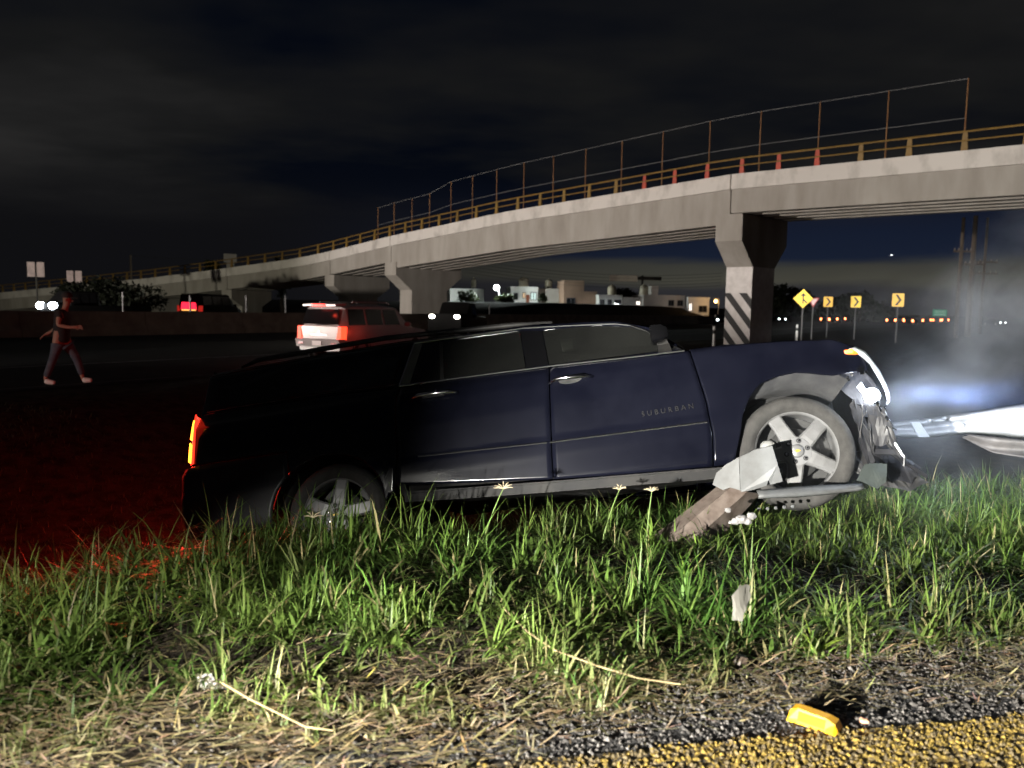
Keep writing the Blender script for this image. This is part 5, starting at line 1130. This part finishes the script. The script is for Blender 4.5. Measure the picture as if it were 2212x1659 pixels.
# cut straw lying on the verge
tx, ty = scatter(85000, -4.3, 6.2, 1.9, 4.6, lambda x, y: in_view(x, y) & (rng.random(len(x)) < (sst(y - edge(x), -.20 + .22 * sst(x, -.4, .5), .05 + .29 * sst(x, -.4, .5)) * (1 - .9 * sst(y - edge(x), .45, .9))) * np.clip(.35 + 1.1 * vnoise(x, y, 3.0, 41) - .22 * ((x > .2) & (y - edge(x) < .40)), 0, 1)))
n = len(tx); k = rng.uniform(.25, 1.15, n)[:, None]; colr = (np.array([.42, .335, .19]) + rng.normal(0, .03, (n, 3))) * k
az = np.where(rng.random(n) < .6, rng.normal(.1, .45, n) + math.pi * (rng.random(n) < .5), rng.uniform(0, 6.28, n))
zz = height(tx, ty) + rng.uniform(.004, .045, n)
o = blades('straw', np.stack([tx, ty, zz], 1), az, rng.uniform(.02, .12, n), rng.uniform(.0025, .0085, n), rng.uniform(-.25, .25, n), rng.uniform(1.30, 1.62, n), colr, attr_mat('straw_blade', .7, .1)); tag(o, kind='stuff')
# gravel and asphalt crumbs
def stones(name, x, y, s, col, z=None):
    n = len(x); oct_ = np.array([[1, 0, 0], [0, 1, 0], [-1, 0, 0], [0, -1, 0], [0, 0, .8], [0, 0, -.8]]); fc_ = np.array([[0, 1, 4], [1, 2, 4], [2, 3, 4], [3, 0, 4], [1, 0, 5], [2, 1, 5], [3, 2, 5], [0, 3, 5]])
    V = oct_[None] * s[:, None, None] * rng.uniform(.6, 1.3, (n, 6, 1)) * np.array([1, 1, .75]); a = rng.uniform(0, 6.28, n)
    V = np.stack([V[..., 0] * np.cos(a)[:, None] - V[..., 1] * np.sin(a)[:, None], V[..., 0] * np.sin(a)[:, None] + V[..., 1] * np.cos(a)[:, None], V[..., 2]], -1)
    V += np.stack([x, y, height(x, y) + s * .3 + .007], 1)[:, None]
    me = bpy.data.meshes.new(name); me.from_pydata(V.reshape(-1, 3).tolist(), [], ((np.arange(n) * 6)[:, None, None] + fc_[None]).reshape(-1, 3).tolist())
    ca = me.color_attributes.new('Col', 'FLOAT_COLOR', 'POINT'); c = np.ones((n, 6, 4)); c[:, :, :3] = col[:, None]; ca.data.foreach_set('color', c.ravel()); me.materials.append(stone_m)
    o = bpy.data.objects.new(name, me); COL.objects.link(o); tag(o, kind='stuff')
stone_m = attr_mat('stone', .95, 0)
tx, ty = scatter(78000, -3.4, 5.9, 1.9, 4.2, lambda x, y: in_view(x, y) & (rng.random(len(x)) < (.18 + .82 * sst(x, -.5, .35)) * sst(y - edge(x), -.02, .06) * (1 - sst(y - edge(x), .35 + .12 * np.clip(x, 0, 3), .7 + .12 * np.clip(x, 0, 3)))))
n = len(tx); stones('gravel', tx, ty, rng.uniform(.003, .009, n) * (1 + (rng.random(n) < .03) * .8), (np.array([.115, .105, .098]) * rng.uniform(.3, 1.25, n)[:, None]))
tx, ty = scatter(150000, -1.0, 5.6, 1.9, 3.9, lambda x, y: (rng.random(len(x)) < .9 * sst(y - edge(x), -.40, -.33) * (1 - sst(y - edge(x) + .05 * (vnoise(x, y, 14, 51) - .5), -.04, .03)) * (.35 + .9 * sst(vnoise(x, y, 7, 52), .2, .6))))
n = len(tx); yk = (rng.random(n) < .12 + .48 * sst(tx, -.1, .8))[:, None]; stones('painted_chippings', tx, ty, rng.uniform(.006, .013, n), np.where(yk, np.array([.22, .15, .032]), np.array([.13, .098, .05])) * rng.uniform(.55, 1.15, n)[:, None])
# weeds one can pick out
stem_m = mat('green_stem', (0.10, 0.15, 0.04), 0.6); seed_m = mat('seed_head', (0.36, 0.30, 0.20), 0.7)
def seed_stalk(label, u, v, Y, ub, n=7, ln_=.06):
    tp = at(u, v, Y); bq = at(ub, v + 150, Y - .12); bq.z = H(bq.x, bq.y) - .01
    r = empty('seed_stalk', tuple(bq), 0, label, 'weed', 'grass stalks with star shaped seed heads'); d = tp - bq
    mb = MB(); mb.tube([(d.x * t * t * .4 + d.x * t * .6, d.y * t, d.z * t) for t in np.linspace(0, 1, 7)], [.006, .006, .005, .005, .004, .0035, .003], 6); mb.build('stem', stem_m, r)
    for k in range(n):
        a = rad(-5 + 190 * k / (n - 1)); e_ = d + Vector((math.cos(a) * ln_, random.uniform(-.03, .03), math.sin(a) * ln_ * .55 + .01))
        mb = MB(); mb.tube([d, d.lerp(e_, .5) + Vector((0, 0, .006)), e_], [.002, .004, .0015], 5); mb.build('spikelet', seed_m, r)
seed_stalk('tall stalk with a pale star shaped seed head, below the rear door handle', 1087, 1056, 4.7, 1035)
seed_stalk('stalk with a small star seed head below the front door, left one of two', 1338, 1058, 4.9, 1300, 6, .045)
seed_stalk('stalk with a small star seed head below the front door, right one of two', 1408, 1062, 4.8, 1395, 6, .045)
seed_stalk('stalk with a forked pale seed head before the rear wheel', 676, 1118, 4.3, 660, 5, .05)
def weed(label, u, v, Y, h, n=9, col=(.15, .24, .04), sp=.7):
    q = at(u, v, Y); q.z = H(q.x, q.y) - .01; r = np.random.default_rng(int(u)); az_ = r.uniform(0, 6.28, n)
    o = blades('grass_tuft', np.zeros((n, 3)) + r.normal(0, .008, (n, 3)) * np.array([1, 1, 0]), az_, h * r.uniform(.7, 1.15, n), r.uniform(.010, .017, n), r.uniform(.2, .9, n), r.uniform(.05, sp, n), np.array(col) * r.uniform(.8, 1.2, n)[:, None], blade_m)
    o.location = q; tag(o, label, 'grass tuft', 'single grass tufts')
weed('bright yellow green broad grass tuft on bare soil above the road stud', 1762, 1362, 3.35, .16, 11, (.20, .28, .04))
weed('broad leaved tuft standing before the leaning rusty post', 1510, 1090, 4.6, .20, 8)
weed('upright narrow tuft left of the leaning rusty post', 1415, 1105, 4.7, .24, 6, sp=.25)
weed('leafy tuft at the foot of the leaning rusty post', 1480, 1225, 4.1, .20, 14)
weed('pale forked grass tuft below the rear door', 970, 1085, 4.7, .22, 7)
weed('tall wide bladed tuft in front of the rear wheel', 640, 1190, 3.95, .34, 9, (.12, .15, .05), .4)

# ------------------------------------------------------------------ smoke from the engine bay
A = Vector((2.80, 5.95, 1.02)); B = Vector((6.0, 9.0, 1.72)); B = A + (B - A) * 1.55
ax = (B - A); Ls = ax.length; axn = ax.normalized()
M = bpy.data.materials.new('smoke'); M.use_nodes = True; n = M.node_tree.nodes; l = M.node_tree.links; n.remove(n['Principled BSDF'])
pv = n.new('ShaderNodeVolumePrincipled'); l.new(pv.outputs[0], n['Material Output'].inputs['Volume']); pv.inputs['Color'].default_value = (.78, .82, .90, 1); pv.inputs['Anisotropy'].default_value = 0.15
t = n.new('ShaderNodeTexCoord'); sx = n.new('ShaderNodeSeparateXYZ'); l.new(t.outputs['Object'], sx.inputs[0])
def mth(op, a, b_=None, c_=None):
    q = n.new('ShaderNodeMath'); q.operation = op
    for i, v in enumerate((a, b_, c_)):
        if v is None: continue
        if isinstance(v, (int, float)): q.inputs[i].default_value = v
        else: l.new(v, q.inputs[i])
    return q.outputs[0]
def mrange(v, a, b_):
    q = n.new('ShaderNodeMapRange'); q.interpolation_type = 'SMOOTHSTEP'; q.inputs['From Min'].default_value = a; q.inputs['From Max'].default_value = b_; l.new(v, q.inputs['Value']); return q.outputs[0]
x_, y_, z_ = sx.outputs
r2 = mth('SQRT', mth('ADD', mth('MULTIPLY', y_, y_), mth('MULTIPLY', z_, z_)))
wid = mth('MULTIPLY_ADD', mth('MAXIMUM', x_, 0.0), 0.19, 0.12)
nz = n.new('ShaderNodeTexNoise'); nz.inputs['Scale'].default_value = 1.5; nz.inputs['Detail'].default_value = 7; nz.inputs['Roughness'].default_value = .58; nz.inputs['Distortion'].default_value = .9
mpn = n.new('ShaderNodeMapping'); mpn.inputs['Scale'].default_value = (.55, 1, 1); l.new(t.outputs['Object'], mpn.inputs[0]); l.new(mpn.outputs[0], nz.inputs['Vector'])
rr_ = mth('DIVIDE', r2, wid); core = mrange(mth('ADD', rr_, mth('MULTIPLY_ADD', nz.outputs['Fac'], -1.6, .80)), 1.15, .10)
fade = mth('MULTIPLY', mrange(x_, -.15, .35), mrange(x_, Ls + 2.2, Ls * .55))
dn = mth('MULTIPLY', mth('MULTIPLY', core, fade), mrange(nz.outputs['Fac'], .44, .70))
q = n.new('ShaderNodeVectorMath'); q.operation = 'MULTIPLY_ADD'; l.new(t.outputs['Object'], q.inputs[0]); q.inputs[1].default_value = (1 / 3.4, 1 / 1.7, 1 / 1.25); q.inputs[2].default_value = (-.38, .1, .24)
ql = n.new('ShaderNodeVectorMath'); ql.operation = 'LENGTH'; l.new(q.outputs[0], ql.inputs[0])
thin = mth('MULTIPLY', mth('MULTIPLY', mrange(ql.outputs['Value'], 1.0, .35), mrange(nz.outputs['Fac'], .36, .66)), .13)
l.new(mth('MULTIPLY_ADD', dn, 0.25, thin), pv.inputs['Density'])
mb = MB(); mb.box((-1.9, -2.5, -2.0), (Ls + 2.3, 2.5, 2.4)); so = mb.build('smoke', M); tag(so, kind='stuff')
so.matrix_world = Matrix.Translation(A) @ axn.to_track_quat('X', 'Z').to_matrix().to_4x4()
